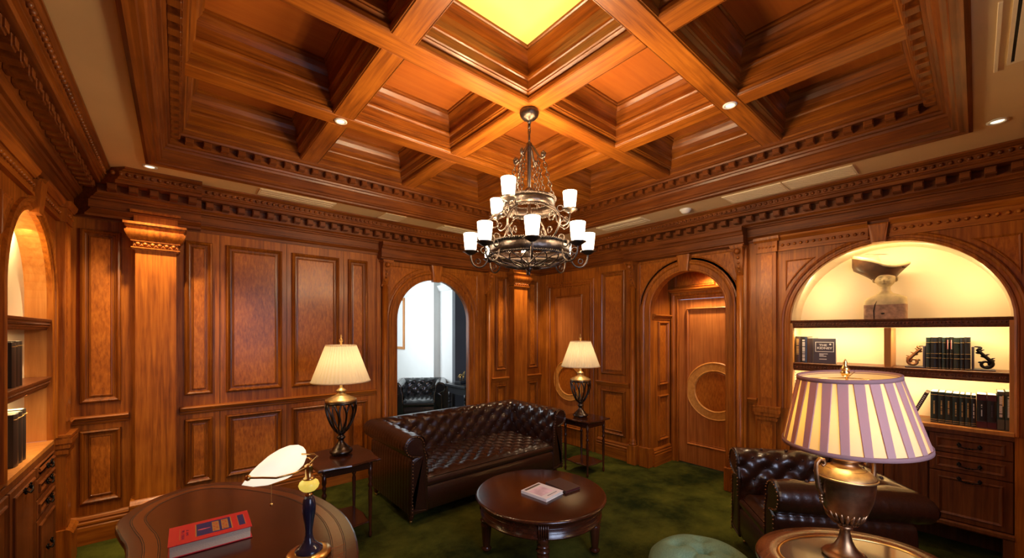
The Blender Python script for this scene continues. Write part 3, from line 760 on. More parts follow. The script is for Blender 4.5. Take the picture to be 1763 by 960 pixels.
slot_vent(2.38, 3.10, 4.02, 4.22, 3, 'x', 'long slotted ceiling vent above the open arch, behind the chandelier')
slot_vent(3.84, 4.09, .60, 1.05, 8, 'y', 'rectangular ceiling grille above the arched bookcase, nearer the camera')
slot_vent(3.84, 4.10, 1.06, 1.53, 8, 'y', 'rectangular ceiling grille between bookcase and door arch')
slot_vent(3.83, 4.03, 2.36, 2.95, 2, 'y', 'pale ceiling panel near the far corner of the right wall')
slot_vent(2.30, 2.95, -.26, -.09, 2, 'x', 'ceiling vent with dark slots in the top right corner')
def plate(x0, x1, y0, y1, label):
    t = thing('ceiling_hatch', label, 'hatch', ((x0 + x1) / 2, (y0 + y1) / 2, H)); w, d = (x1 - x0) / 2, (y1 - y0) / 2
    b = MB(); b.rings([[(-w, -d, 0), (w, -d, 0), (w, d, 0), (-w, d, 0)], [(-w, -d, -.01), (w, -d, -.01), (w, d, -.01), (-w, d, -.01)], [(-w + .02, -d + .02, -.01), (w - .02, -d + .02, -.01), (w - .02, d - .02, -.01), (-w + .02, d - .02, -.01)], [(-w + .02, -d + .02, -.006), (w - .02, -d + .02, -.006), (w - .02, d - .02, -.006), (-w + .02, d - .02, -.006)]], True, False, False)
    b.build('hatch_frame', M['vent'], t)
    b = MB(); b.box(-w + .021, w - .021, -d + .021, d - .021, -.008, -.002); b.build('hatch_panel', M['vent'], t)
plate(1.66, 1.90, 3.99, 4.22, 'small square access hatch in the ceiling strip by the back wall')
b = MB(); b.bev(2.37, 2.99, -.066, -.052, H - .007, H - .0005, .002); tag(b.build('ceiling_rail', M['vent']), 'thin pale strip on the plaster ceiling beside the dark-slotted vent', 'strip')
def downlight(x, y, z, label, group=None, r=.045):
    t = thing('downlight', label, 'downlight', (x, y, z), 0, group)
    b = MB(); b.lathe([(r, 0), (r, -.004), (r * .8, -.008), (r * .62, -.004), (r * .6, 0)], 20, cap=False); b.build('rim', M['detector'], t)
    b = MB(); b.lathe([(r * .6, -.0015), (r * .3, -.006), (.001, -.008)], 16, cap=False); b.build('lens', M['spotlens'], t)
downlight(-.156, 4.04, H, 'round recessed downlight in the plaster ceiling above the left pilaster')
downlight(3.705, -.08, H, 'round recessed downlight in the plaster ceiling at the right edge')
downlight(.87, 2.87, ZB, 'round spotlight set in the ceiling beam left of the chandelier', None, .042)
downlight(2.73, 1.035, ZB, 'round spotlight set in the ceiling beam right of the chandelier', None, .042)
b = MB(); b.lathe([(.055, 0), (.055, -.012), (.048, -.016), (.040, -.032), (.022, -.044), (.001, -.046)], 24); o = b.build('smoke_detector', M['detector'], None, (3.943, 1.918, H - .0005)); tag(o, 'white dome smoke detector on the ceiling strip above the right wall', 'detector')

# ------------------------------------------------------------------ chandelier
CX, CY = 1.785, 1.925
ch = thing('chandelier', 'two-tier wrought iron chandelier with lit candle glasses hanging from the coffered ceiling', 'chandelier', (CX, CY, 0))
b = MB(); b.lathe([(.001, 3.119), (.062, 3.119), (.066, 3.105), (.060, 3.085), (.045, 3.068), (.022, 3.058), (.012, 3.05), (.012, 3.035), (.001, 3.03)], 24); b.build('canopy', M['iron'], ch)
b = MB()
def torus(b, c, R, r, ax=(0, 0, 1), seg=16, s2=6, sq=1.0):
    ax = Vector(ax).normalized(); u = ax.orthogonal().normalized(); v = ax.cross(u)
    b.tube([Vector(c) + u * R * sq * math.cos(2 * PI * k / seg) + v * R * math.sin(2 * PI * k / seg) for k in range(seg)], r, s2, True)
def link(b, c, d, w, h, r, ax):
    """oval chain link centred at c, long axis d, flat normal ax"""
    d = Vector(d).normalized(); ax = Vector(ax); s = d.cross(ax).normalized()
    b.tube([Vector(c) + d * h * math.sin(2 * PI * k / 12) + s * w * math.cos(2 * PI * k / 12) for k in range(12)], r, 5, True)
def chain(b, p0, p1, h=.020, w=.011, r=.0032, sag=0):
    p0, p1 = Vector(p0), Vector(p1); d = p1 - p0; n = max(2, int(d.length / (h * 1.55)))
    a1 = d.orthogonal().normalized(); a2 = d.cross(a1).normalized()
    for k in range(n):
        t = (k + .5) / n; link(b, p0 + d * t + Vector((0, 0, -sag * 4 * t * (1 - t))), d, w, h, r, a1 if k % 2 else a2)
b.tube([(0, 0, 3.035), (0, 0, 3.0)], .009, 8)
link(b, (0, 0, 2.985), (0, 0, 1), .010, .022, .004, (1, 0, 0)); link(b, (0, 0, 2.945), (0, 0, 1), .020, .036, .006, (.7, -.7, 0))
b.lathe([(.012, 2.91), (.02, 2.90), (.014, 2.88), (.012, 2.60), (.008, 2.59), (.008, 2.5)], 10)
b.lathe([(.006, 2.615), (.026, 2.60), (.032, 2.58), (.024, 2.56), (.006, 2.548)], 14)
b.build('stem', M['iron'], ch)
for k in range(4):
    a = .35 + k * PI / 2; ca, sa = math.cos(a), math.sin(a)
    b = MB()
    pts = [(0, 0, 2.90)] + [(ca * r, sa * r, z) for r, z in ((.03, 2.875), (.055, 2.83), (.075, 2.80), (.095, 2.785), (.112, 2.795), (.116, 2.815), (.105, 2.828), (.092, 2.820), (.090, 2.806))]
    b.tube(pts, .0075, 7); b.sphere((ca * .10, sa * .10, 2.808), .013, 8, 6); b.build('hook_arm', M['iron'], ch)
    b = MB(); chain(b, (ca * .104, sa * .104, 2.785), (ca * .168, sa * .168, 2.525)); stuff(b.build('chain', M['iron'], ch))
    b = MB(); chain(b, (ca * .06, sa * .06, 2.80), (ca * .12, sa * .12, 2.50), .017, .010, .003); stuff(b.build('chain', M['iron'], ch))
def band(r, z0, z1, name):
    b = MB(); b.lathe([(r, z0), (r + .004, z0), (r + .004, z1), (r, z1), (r, z0)], 48, cap=False, smooth=True); o = b.build(name, M['iron'], ch)
    for z in (z0, z1):
        b = MB(); n = 56
        for s in (0, PI):
            b.tube([((r + .006 + .0055 * math.cos(k * PI / 3 + s)) * math.cos(2 * PI * k / (n * 6)), (r + .006 + .0055 * math.cos(k * PI / 3 + s)) * math.sin(2 * PI * k / (n * 6)), z + .0055 * math.sin(k * PI / 3 + s)) for k in range(n * 6)], .0048, 4, True)
        b.build('rope_edge', M['iron'], o)
    return o
band(.165, 2.455, 2.525, 'upper_ring'); lower = band(.262, 2.145, 2.225, 'lower_ring')
# openwork basket below the lower ring and the body between the rings
b = MB()
b.lathe([(.008, 2.50), (.018, 2.44), (.03, 2.42), (.02, 2.38), (.012, 2.30), (.02, 2.24), (.03, 2.22), (.018, 2.16), (.010, 2.10), (.022, 2.085), (.026, 2.07), (.014, 2.055), (.006, 2.045), (.009, 2.035), (.001, 2.022)], 14)
b.build('centre_post', M['iron'], ch)
b = MB()
for k in range(16):
    a = 2 * PI * k / 16
    b.tube([((.258 - .245 * (t ** 1.6)) * math.cos(a + .5 * t), (.258 - .245 * (t ** 1.6)) * math.sin(a + .5 * t), 2.14 - .065 * math.sin(t * PI / 2)) for t in [i / 8 for i in range(9)]], .004, 5)
    b.tube([((.258 - .245 * (t ** 1.6)) * math.cos(a - .5 * t), (.258 - .245 * (t ** 1.6)) * math.sin(a - .5 * t), 2.142 - .065 * math.sin(t * PI / 2)) for t in [i / 8 for i in range(9)]], .004, 5)
for r, z in ((.20, 2.115), (.13, 2.09), (.07, 2.078)): torus(b, (0, 0, z), r, .004, seg=28, s2=5)
b.build('basket', M['iron'], ch)
for k in range(6):
    b = MB(); a = 2 * PI * k / 6 + .4
    b.tube([((.165 + .10 * math.sin(t * PI) + .09 * t) * math.cos(a), (.165 + .10 * math.sin(t * PI) + .09 * t) * math.sin(a), 2.455 - .22 * t) for t in [i / 10 for i in range(11)]], .0055, 6)
    torus(b, (.235 * math.cos(a), .235 * math.sin(a), 2.37), .028, .005, (math.sin(a), -math.cos(a), 0)); torus(b, (.215 * math.cos(a), .215 * math.sin(a), 2.285), .020, .004, (math.sin(a), -math.cos(a), 0))
    b.build('scroll_bracket', M['iron'], ch)
RT, DP = Vector((math.sin(YAW), -math.cos(YAW), 0)), Vector((math.cos(YAW), math.sin(YAW), 0))
def light_arm(ang, R, r0, z):
    """curved arm, drip pan and candle glass with its lamp; ang in the room plan"""
    ca, sa = math.cos(ang), math.sin(ang); d = lambda r, zz: (ca * r, sa * r, zz)
    b = MB()
    pts = [d(r0, z - .01)] + [d(r0 + (R - r0) * (.08 + .46 * (1 - math.cos(t * PI)) + .0 * t), z - .02 - .075 * math.sin(t * PI) - .0 * t) for t in [i / 12 for i in range(13)]] + [d(R, z - .012), d(R, z)]
    b.tube(pts, .0062, 7)
    torus(b, d(r0 + .035, z + .018), .020, .0048, (sa, -ca, 0), 14, 5); torus(b, d(r0 + .075, z - .055), .016, .004, (sa, -ca, 0), 12, 5)
    arm = b.build('arm', M['iron'], ch)
    b = MB(); x, y, zz = d(R, z)
    b.lathe([(.006, -.014), (.018, -.010), (.040, .004), (.052, .010), (.050, .014), (.034, .012), (.010, .012)], 20, (x, y, z)); b.build('drip_pan', M['iron'], arm)
    b = MB(); b.lathe([(.032, .012), (.038, .03), (.0435, .085), (.047, .128), (.044, .128), (.036, .03), (.03, .016)], 20, (x, y, z)); g = b.build('candle_glass', M['candle'], arm)
    point('candle_bulb', (x, y, z + .145), 11.0, WARM, .035, ch)
for k in range(8):
    a = k * PI / 4; v = RT * math.cos(a) + DP * math.sin(a); light_arm(math.atan2(v.y, v.x), .39, .265, 2.175)
for a in (0, -2.10, 2.53):
    v = RT * math.cos(a) + DP * math.sin(a); light_arm(math.atan2(v.y, v.x), .27, .168, 2.455)

# ------------------------------------------------------------------ chesterfield seating
def tuftf(s, t, ws, ht):
    p, q = s / ws, t / ht
    a, c = abs(math.sin(PI * (p + q) )), abs(math.sin(PI * (p - q)))
    return (a * c) ** .42
def chest_profile(Hh, seat, T, N=44):
    """inner bottom -> over the rolled top -> outer bottom: (offset, z, n_o, n_z, arc length)"""
    r = .098; co, cz = T * .5 + .012, Hh - r
    P = [(0, seat - .06), (0, seat + .06), (.004, cz - .10)]
    for k in range(0, 19):
        a = math.radians(195 - k * (285 / 18)); P.append((co + r * math.cos(a), cz + r * math.sin(a)))
    P += [(co + .028, cz - r - .01), (co + .036, cz - r - .05), (co + .040, .10)]
    L = [0]
    for i in range(1, len(P)): L.append(L[-1] + math.dist(P[i], P[i - 1]))
    out = []
    for k in range(N + 1):
        l = L[-1] * k / N; i = 0
        while i < len(P) - 2 and L[i + 1] < l: i += 1
        t = (l - L[i]) / (L[i + 1] - L[i]); o = P[i][0] * (1 - t) + P[i + 1][0] * t; z = P[i][1] * (1 - t) + P[i + 1][1] * t
        do, dz = P[i + 1][0] - P[i][0], P[i + 1][1] - P[i][1]; m = math.hypot(do, dz)
        out.append((o, z, -dz / m, do / m, l))
    rl = L[3]; top = L[3] + r * math.radians(120)
    return out, rl, top
def chesterfield(root, Ln, Dp, Hh, seat, mat, seat_tuft=True, T=.22, ws=.17, ht=.155, det=1.0, buttons=True):
    Li = Ln / 2 - T - .02; yb = Dp / 2 - T - .02; yf = -Dp / 2
    prof, rl, top = chest_profile(Hh, seat, T)
    lt = top - ht * .15
    dep = .030
    def surf(kind, s, idx):
        o, z, no, nz, l = prof[idx]
        env = max(0, min(1, (l - .02) / .05)) * max(0, min(1, (lt - l) / .06))
        d = dep * (tuftf(s, l - rl, ws, ht) - .55) * env
        o2, z2 = o + no * d, z + nz * d
        if l > top + .05: o2 += .004 * math.sin(s * 2 * PI / .055) * min(1, (l - top - .05) / .05)   # outer pleats
        return o2, z2
    def seg(kind):
        if kind == 'back': a0f = lambda o: -(Li + o); a1f = lambda o: Li + o; P = lambda a, o, z: (a, yb + o, z)
        elif kind == 'l': a0f = lambda o: yf; a1f = lambda o: yb + o; P = lambda a, o, z: (-(Li + o), a, z)
        else: a0f = lambda o: yf; a1f = lambda o: yb + o; P = lambda a, o, z: (Li + o, a, z)
        n = int((a1f(0) - a0f(0)) / .016 * det) + 2
        R = []
        for i in range(n + 1):
            row = []
            for k in range(len(prof)):
                o = prof[k][0]; a = a0f(o) + (a1f(o) - a0f(o)) * i / n
                s = a if kind == 'back' else a - yb + .04
                o2, z2 = surf(kind, s, k)
                rnd = 0
                row.append(P(a, o2, z2))
            R.append(row)
        b = MB(); b.rings(R, False, False, False, True)
        part = b.build('backrest' if kind == 'back' else 'armrest', mat, root)
        if buttons:
            # buttons sit where both crease families meet
            kmax = 8
            for m in range(-40, 41):
                for q in range(-6, 7):
                    if (m + q) % 2: continue
                    s = m * ws / 2; l = q * ht / 2 + rl
                    if l < .05 or l > lt - .02: continue
                    idx = min(range(len(prof)), key=lambda i: abs(prof[i][4] - l)); o, z, no, nz, _ = prof[idx]
                    a = s if kind == 'back' else s + yb - .04
                    if a < a0f(o) + .05 or a > a1f(o) - .03: continue
                    o2, z2 = surf(kind, s, idx); p = P(a, o2 - no * -.003, z2 + nz * .003)
                    inst(btn, p, None, None, part)
        return part
    bt = MB(); bt.sphere((0, 0, 0), .0105, 8, 5); btn = bt.build('button', M['button'] if mat is M['leather'] else mat, root); 
    parts = {k: seg(k) for k in ('back', 'l', 'r')}
    bpy.data.objects.remove(btn)
    # fronts of the arms: scroll panel, welt, nail heads
    for sg, k in ((-1, 'l'), (1, 'r')):
        out = [(sg * (Li + o), z) for o, z, _, _, _ in prof] + [(sg * (Li + prof[-1][0]), .10), (sg * Li, .10)]
        b = MB(lambda p: Vector((p[0], yf - p[1] + .0, p[2])))
        b.levels(out, [(0, 0), (.002, .012), (.014, .018), (.022, .012), (.03, .014)], True)
        pnl = b.build('arm_front', mat, parts[k])
        b = MB(); inn = offset_poly(out, .014)[:len(prof)]
        pts = [(a, yf - .020, c) for a, c in inn]
        step = []
        acc = 0
        for i in range(1, len(pts)):
            acc += math.dist(pts[i], pts[i - 1])
            if acc > .016: acc = 0; b.sphere(pts[i], .0052, 6, 4)
        stuff(b.build('nail_heads', M['bronze'], pnl))
    # seat
    n1 = int(2 * Li / .016 * det); n2 = int((yb - yf) / .016 * det); R = []
    for j in range(n2 + 1):
        y = yf + .005 + (yb + .02 - yf - .005) * j / n2; row = []
        for i in range(n1 + 1):
            x = -Li + 2 * Li * i / n1
            e = min(1, (y - yf) / .06); z = seat - .045 * (1 - math.sin(e * PI / 2))
            ex = min(1, (Li - abs(x)) / .05 + .2); z -= .012 * (1 - ex)
            if seat_tuft: z += .026 * (tuftf(x, y, ws * .95, .16) - .7) * min(1, (y - yf) / .08)
            else: z += .02 * math.cos(x / Li * PI / 2) * math.sin(min(1, j / n2) * PI)
            row.append((x, y, z))
        R.append(row)
    b = MB(); b.rings(R, False, False, False, True)
    zf = seat - .045
    b.rings([[(-Li, yf + .005, zf), (Li, yf + .005, zf)], [(-Li, yf - .012, zf - .02), (Li, yf - .012, zf - .02)], [(-Li, yf - .012, zf - .05), (Li, yf - .012, zf - .05)], [(-Li, yf + .004, zf - .065), (Li, yf + .004, zf - .065)]], False, False, False, True)
    st = b.build('seat', mat, root)
    if seat_tuft and buttons:
        bt = MB(); bt.sphere((0, 0, 0), .010, 8, 5); btn2 = bt.build('button', M['button'] if mat is M['leather'] else mat, st)
        for m in range(-30, 31):
            for q in range(-12, 13):
                if (m + q) % 2: continue
                x, y = m * ws * .95 / 2, q * .08
                if abs(x) > Li - .05 or y < yf + .07 or y > yb - .02: continue
                inst(btn2, (x, y, seat - .016), None, None, st)
        bpy.data.objects.remove(btn2)
    b = MB(); b.rings([[(-Li - .01, yf + .01, seat - .11), (Li + .01, yf + .01, seat - .11)], [(-Li - .01, yf - .008, seat - .13), (Li + .01, yf - .008, seat - .13)], [(-Li - .01, yf - .010, .13), (Li + .01, yf - .010, .13)], [(-Li - .01, yf + .01, .10), (Li + .01, yf + .01, .10)]], False, False, False, True)
    b.box(-Li - .12, Li + .12, yf + .02, Dp / 2 - .10, .10, .16)
    b.build('front_rail', mat, root)
    for x in (-Ln / 2 + .12, Ln / 2 - .12):
        for y in (-Dp / 2 + .07, Dp / 2 - .12):
            b = MB(); b.lathe([(.028, .10), (.034, .085), (.022, .07), (.028, .05), (.020, .035), (.012, .028), (.012, .022)], 12, (x, y, 0)); ft = b.build('foot', M['mahogz'], root)
            b = MB(); b.tube([(x - .010, y, .014), (x + .010, y, .014)], .014, 12); b.build('castor', M['brass'], ft)
    return root
sofa = thing('chesterfield_sofa', 'deep-buttoned brown leather chesterfield sofa in front of the open arch', 'sofa', (2.44, 3.575, 0), 0)
chesterfield(sofa, 2.04, .96, .775, .42, M['leather'])
achair = thing('chesterfield_armchair', 'deep-buttoned brown leather armchair with rolled arms behind the large urn lamp', 'armchair', (3.32, .70, 0), 0)
chesterfield(achair, .93, .80, .745, .44, M['leather'], seat_tuft=False)
achair.rotation_euler = (0, 0, math.radians(-142))
bchair = thing('chesterfield_armchair', 'black tufted leather armchair in the next room, seen through the open arch', 'armchair', (3.50, 6.78, 0), math.radians(-32))
chesterfield(bchair, 1.0, .88, .76, .44, M['leatherb'], det=.7)

# ------------------------------------------------------------------ tables
def turned(r, z0, z1):
    h = z1 - z0
    return [(r * .5, z0), (r * .75, z0 + .02 * h), (r * .95, z0 + .06 * h), (r * .6, z0 + .09 * h), (r * .62, z0 + .11 * h), (r * .72, z0 + .20 * h), (r * .95, z0 + .55 * h), (r, z0 + .62 * h), (r * .62, z0 + .66 * h), (r * 1.1, z0 + .69 * h), (r * 1.1, z0 + .71 * h), (r * .6, z0 + .74 * h), (r * .95, z0 + .78 * h), (r * .95, z0 + .80 * h), (r * .65, z0 + .82 * h), (r * 1.0, z0 + .86 * h), (r * 1.0, z0 + h)]
def flat_top(poly, z, th, over, mat, parent, name='table_top', field=None):
    T = lambda p: Vector((p[0], p[2], p[1]))
    b = MB(T); b.levels(poly, [(.012, z - th), (.002, z - th + .006), (0, z - th * .5), (.003, z - .004), (.010, z)], True); R = b.build(name, mat, parent)
    return R
# coffee table
ct = thing('coffee_table', 'low round dark mahogany coffee table in front of the sofa', 'table', (2.075, 2.115, 0))
b = MB(); b.lathe([(.001, .462), (.462, .462), (.474, .459), (.482, .452), (.484, .444), (.478, .436), (.464, .430), (.440, .428), (.001, .428)], 72); b.build('table_top', M['mahog'], ct)
b = MB(); b.lathe([(.440, .428), (.440, .340), (.448, .336), (.450, .328), (.442, .322), (.428, .320), (.424, .330), (.424, .428)], 64, cap=False)
b.lathe([(.441, .395), (.446, .392), (.441, .389)], 64, cap=False); b.lathe([(.441, .362), (.446, .359), (.441, .356)], 64, cap=False); b.build('apron', M['mahog'], ct)
for k in range(4):
    a = math.radians(232 + 90 * k - 4); x, y = .405 * math.cos(a), .405 * math.sin(a)
    b = MB(); b.lathe([(r, z) for r, z in turned(.042, .012, .34)], 14, (x, y, 0)); b.sphere((x, y, .016), .022, 10, 6, (1, 1, .7)); lg = b.build('leg', M['mahogz'], ct)
    b = MB(); ca, sa = math.cos(a), math.sin(a)
    for q in (-2, -1, 0, 1, 2): b.tube([(.449 * math.cos(a + q * .032), .449 * math.sin(a + q * .032), .335), (.449 * math.cos(a + q * .032), .449 * math.sin(a + q * .032), .425)], .006, 6)
    b.build('reeded_block', M['mahogz'], lg)
# end tables with serpentine tops
def end_table(x, y, label, hx=.235, hy=.235):
    t = thing('end_table', label, 'table', (x, y, 0), 0, None)
    pts = []
    for k in range(4):
        a0 = k * PI / 2 + PI / 4; a1 = a0 + PI / 2
        p0 = Vector((math.cos(a0), math.sin(a0))) * math.sqrt(2); p1 = Vector((math.cos(a1), math.sin(a1))) * math.sqrt(2); nrm = Vector((math.cos((a0 + a1) / 2), math.sin((a0 + a1) / 2)))
        for i in range(12):
            s = i / 12; p = p0.lerp(p1, s) + nrm * (.10 * math.sin(PI * s) ** 2 - .03 * abs(math.sin(2 * PI * s)))
            pts.append((p.x * hx, p.y * hy))
    flat_top(pts, .64, .024, 0, M['mahog'], t)
    b = MB(); b.bev(-hx * .80, hx * .80, -hy * .80, hy * .80, .555, .617, .004); b.build('apron', M['mahog'], t)
    flat_top([(px * .74, py * .74) for px, py in pts], .13, .018, 0, M['mahog'], t, 'stretcher_shelf')
    for sx in (-1, 1):
        for sy in (-1, 1):
            px, py = sx * hx * .74, sy * hy * .74
            b = MB(); b.lathe(turned(.017, .0, .60), 12, (px, py, 0)); b.build('leg', M['mahogz'], t)
    return t
end_table(1.015, 3.36, 'small dark end table with serpentine top at the left end of the sofa', .235, .26)
end_table(3.705, 3.03, 'small dark end table with serpentine top at the right end of the sofa', .200, .225)
# urn lamps
def pleated_shade(rb, rt, z0, z1, n, mat, parent, trim=None):
    b = MB(); seg = n * 2; R = []
    for t in [0, .5, 1]:
        z = z0 + (z1 - z0) * t; r = rb + (rt - rb) * t
        R.append([((r + (.0045 if i % 2 else -.0015)) * math.cos(2 * PI * i / seg), (r + (.0045 if i % 2 else -.0015)) * math.sin(2 * PI * i / seg), z) for i in range(seg)])
    b.rings(R); s = b.build('lamp_shade', mat, parent, recalc=False)
    b = MB(); b.lathe([(rb + .004, z0 - .002), (rb + .007, z0 + .004), (rb + .004, z0 + .010), (rb + .001, z0 + .004), (rb + .004, z0 - .002)], 48, cap=False); b.lathe([(rt + .003, z1 - .008), (rt + .005, z1 - .003), (rt + .003, z1 + .002), (rt, z1 - .003), (rt + .003, z1 - .008)], 48, cap=False); b.build('shade_trim', trim or mat, s)
    return s
def urn_lamp(x, y, z, label):
    t = thing('table_lamp', label, 'lamp', (x, y, z), 0, None)
    b = MB(); b.lathe([(.001, .012), (.086, .012), (.090, .020), (.086, .034), (.070, .040), (.066, .052), (.052, .066), (.034, .085), (.022, .105), (.020, .120), (.030, .126), (.036, .136), (.030, .146), (.022, .150), (.022, .162), (.034, .170), (.042, .190), (.001, .192)], 28)
    for k in range(4): b.sphere((.068 * math.cos(k * PI / 2 + .7), .068 * math.sin(k * PI / 2 + .7), .010), .012, 8, 6)
    b.build('foot', M['pewter'], t)
    b = MB(); b.lathe([(.118, .432), (.122, .440), (.120, .452), (.112, .455), (.100, .462), (.070, .476), (.044, .488), (.034, .500), (.030, .512), (.040, .516), (.044, .522), (.036, .530), (.022, .540), (.012, .552), (.012, .60), (.001, .602)], 32); b.build('urn_lid', M['goldtop'], t)
    b = MB(); b.lathe([(.108, .415), (.122, .420), (.124, .432), (.112, .436), (.106, .425), (.108, .415)], 32, cap=False); b.build('urn_rim', M['pewter'], t)
    n = 11
    for k in range(n):
        a = 2 * PI * k / n; b = MB()
        for sg in (0,):
            pts = [((.040 + .078 * math.sin(min(1, s * 1.05) * PI / 2) ** .85) * math.cos(a + .25 * math.sin(s * PI)), (.040 + .078 * math.sin(min(1, s * 1.05) * PI / 2) ** .85) * math.sin(a + .25 * math.sin(s * PI)), .186 + .234 * s) for s in [i / 10 for i in range(11)]]
            b.tube(pts, [.0075] * 11, 6)
        b.build('cage_strip', M['pewter'], t)
    pleated_shade(.226, .116, .598, .900, 44, M['shade'], t)
    b = MB(); b.lathe([(.012, .602), (.004, .61), (.004, .905), (.010, .910), (.006, .918), (.014, .930), (.018, .942), (.010, .955), (.005, .960), (.009, .972), (.005, .985), (.001, .99)], 12); b.build('finial', M['brass'], t)
    point('lamp_bulb', (0, 0, .74), 2.2, (1, .80, .55), .04, t)
    return t
urn_lamp(1.04, 3.42, .6425, 'urn-shaped table lamp with ivory pleated shade on the end table left of the sofa')
urn_lamp(3.67, 3.06, .6425, 'urn-shaped table lamp with ivory pleated shade on the end table right of the sofa')

# desk
dpts = [(-.22, 2.55), (-.216, 2.63), (-.196, 2.70), (-.165, 2.78), (-.11, 2.85), (-.03, 2.915), (.06, 2.95), (.15, 2.94), (.243, 2.89), (.36, 2.765), (.469, 2.60), (.56, 2.42), (.612, 2.22), (.632, 2.02), (.618, 1.84), (.582, 1.67), (.53, 1.53), (.45, 1.42), (.33, 1.35), (.18, 1.33), (.03, 1.36), (-.08, 1.44), (-.14, 1.58), (-.165, 1.76), (-.165, 1.95), (-.155, 2.15), (-.165, 2.30), (-.195, 2.42)]
def chaikin(P, it=1):
    for _ in range(it):
        Q = []
        for i in range(len(P)):
            a, c = P[i], P[(i + 1) % len(P)]; Q += [(a[0] * .75 + c[0] * .25, a[1] * .75 + c[1] * .25), (a[0] * .25 + c[0] * .75, a[1] * .25 + c[1] * .75)]
        P = Q
    return P
dc = (.215, 2.15)
dp = chaikin([(x - dc[0], y - dc[1]) for x, y in dpts])
dk = thing('writing_table', 'rounded dark mahogany writing table with inlaid border at the lower left', 'table', (dc[0], dc[1], 0))
flat_top(dp, .76, .034, 0, M['mahog'], dk)
T = lambda p: Vector((p[0], p[2], p[1]))
for d0, d1, nm in ((.052, .104, 'inlay_band'),):
    q0, q1 = offset_poly(dp, d0), offset_poly(dp, d1); b = MB(); b.rings([[(x, y, .7602) for x, y in q0], [(x, y, .7606) for x, y in q0], [(x, y, .7606) for x, y in q1], [(x, y, .7602) for x, y in q1]]); b.build(nm, M['inlay'], dk)
b = MB()
for d in (.050, .056, .098, .104):
    q0, q1 = offset_poly(dp, d), offset_poly(dp, d + .0022); b.rings([[(x, y, .7604) for x, y in q0], [(x, y, .7609) for x, y in q0], [(x, y, .7609) for x, y in q1], [(x, y, .7604) for x, y in q1]])
b.build('inlay_lines', M['dark'], dk)
b = MB(T); b.levels(offset_poly(dp, .05), [(0, .64), (.0, .722)], False); b.levels(offset_poly(dp, .046), [(0, .640), (-.004, .648), (0, .656)], False); b.build('apron', M['mahog'], dk)
for x, y in ((-.22, .52), (.30, .12), (.16, -.62), (-.24, -.5)):
    b = MB(); b.lathe(turned(.035, 0, .66), 14, (x, y, 0)); b.build('leg', M['mahogz'], dk)
# red book on the desk
rb = thing('hardback_book', 'thick red hardback book with a blue panel lying on the rounded writing table', 'book', (0.112, 2.135, .7612), math.radians(-1))
w_, d_, h_ = .139, .098, .046
b = MB(); b.bev(-w_, w_, -d_, d_, h_, h_ + .0035, .001); b.bev(-w_, w_, -d_, d_, 0, .0035, .001); b.rings([[(-w_, d_ - .004, 0), (w_, d_ - .004, 0)], [(-w_, d_ + .004, .012), (w_, d_ + .004, .012)], [(-w_, d_ + .004, .037), (w_, d_ + .004, .037)], [(-w_, d_ - .004, .0495), (w_, d_ - .004, .0495)]], False); cv = b.build('cover', M['bookred'], rb)
b = MB(); b.rings([[(-w_ + .006, -d_ + .005, .0035), (w_ - .006, -d_ + .005, .0035), (w_ - .006, d_ - .003, .0035), (-w_ + .006, d_ - .003, .0035)], [(-w_ + .006, -d_ + .008, .025), (w_ - .006, -d_ + .008, .025), (w_ - .006, d_ - .003, .025), (-w_ + .006, d_ - .003, .025)], [(-w_ + .006, -d_ + .005, h_), (w_ - .006, -d_ + .005, h_), (w_ - .006, d_ - .003, h_), (-w_ + .006, d_ - .003, h_)]]); b.build('pages', M['page'], rb)
def decal(parent, x0, x1, y0, y1, z, mat, name='cover_print', h=.0004):
    b = MB(); b.box(x0, x1, y0, y1, z, z + h); return b.build(name, mat, parent)
zt_ = h_ + .0035
decal(cv, -.053, .073, -.062, .066, zt_, M['bookgold']); decal(cv, -.049, .069, -.062, .066, zt_ + .0003, M['bookblue'])
decal(cv, .094, .120, -.056, .060, zt_, M['bookgold']); decal(cv, .096, .118, -.056, .060, zt_ + .0003, M['bookblue'])
b = MB()
for x0, x1 in ((.004, .028), (.036, .060)):
    b.box(x0, x1, -.052, .052, zt_ + .0006, zt_ + .0009)
b.build('title_block', M['bookgold'], cv)
b = MB()
for x0, x1 in ((.004, .028), (.036, .060)):
    for k in range(5):
        y = -.044 + k * .0195
        b.box(x0 + .004, x1 - .004, y, y + .0035, zt_ + .0009, zt_ + .0012); b.box(x0 + .004 + (k % 2) * .011, x0 + .0075 + (k % 2) * .011, y, y + .013, zt_ + .0009, zt_ + .0012)
b.build('title_lettering', M['bookred'], cv)
b = MB(); b.rings([[(-.045, -.003, zt_ + .0007), (-.030, -.008, zt_ + .0007), (-.002, -.0015, zt_ + .0007), (-.002, .0015, zt_ + .0007), (-.030, .006, zt_ + .0007), (-.043, .004, zt_ + .0007)], [(-.045, -.003, zt_ + .0011), (-.030, -.008, zt_ + .0011), (-.002, -.0015, zt_ + .0011), (-.002, .0015, zt_ + .0011), (-.030, .006, zt_ + .0011), (-.043, .004, zt_ + .0011)]], True, True, True); b.build('feather_print', M['bookpink'], cv)
def lettering(parent, seed, x0, x1, y0, y1, z, mat, n, name='author_lettering'):
    rnd = random.Random(seed); b = MB(); st = (y1 - y0) / n
    for k in range(n):
        y = y0 + k * st
        if rnd.random() < .12: continue
        b.box(x0, x1, y, y + st * .28, z, z + .0004)
        for q in range(rnd.choice((1, 2))): xx = x0 + rnd.random() * (x1 - x0 - .002); b.box(xx, xx + (x1 - x0) * .2, y, y + st * .72, z, z + .0004)
    return b.build(name, mat, parent)
lettering(cv, 3, -.098, -.088, -.055, .050, zt_, M['bookpurple'], 13); lettering(cv, 5, -.083, -.075, -.025, .035, zt_, M['bookpurple'], 8)
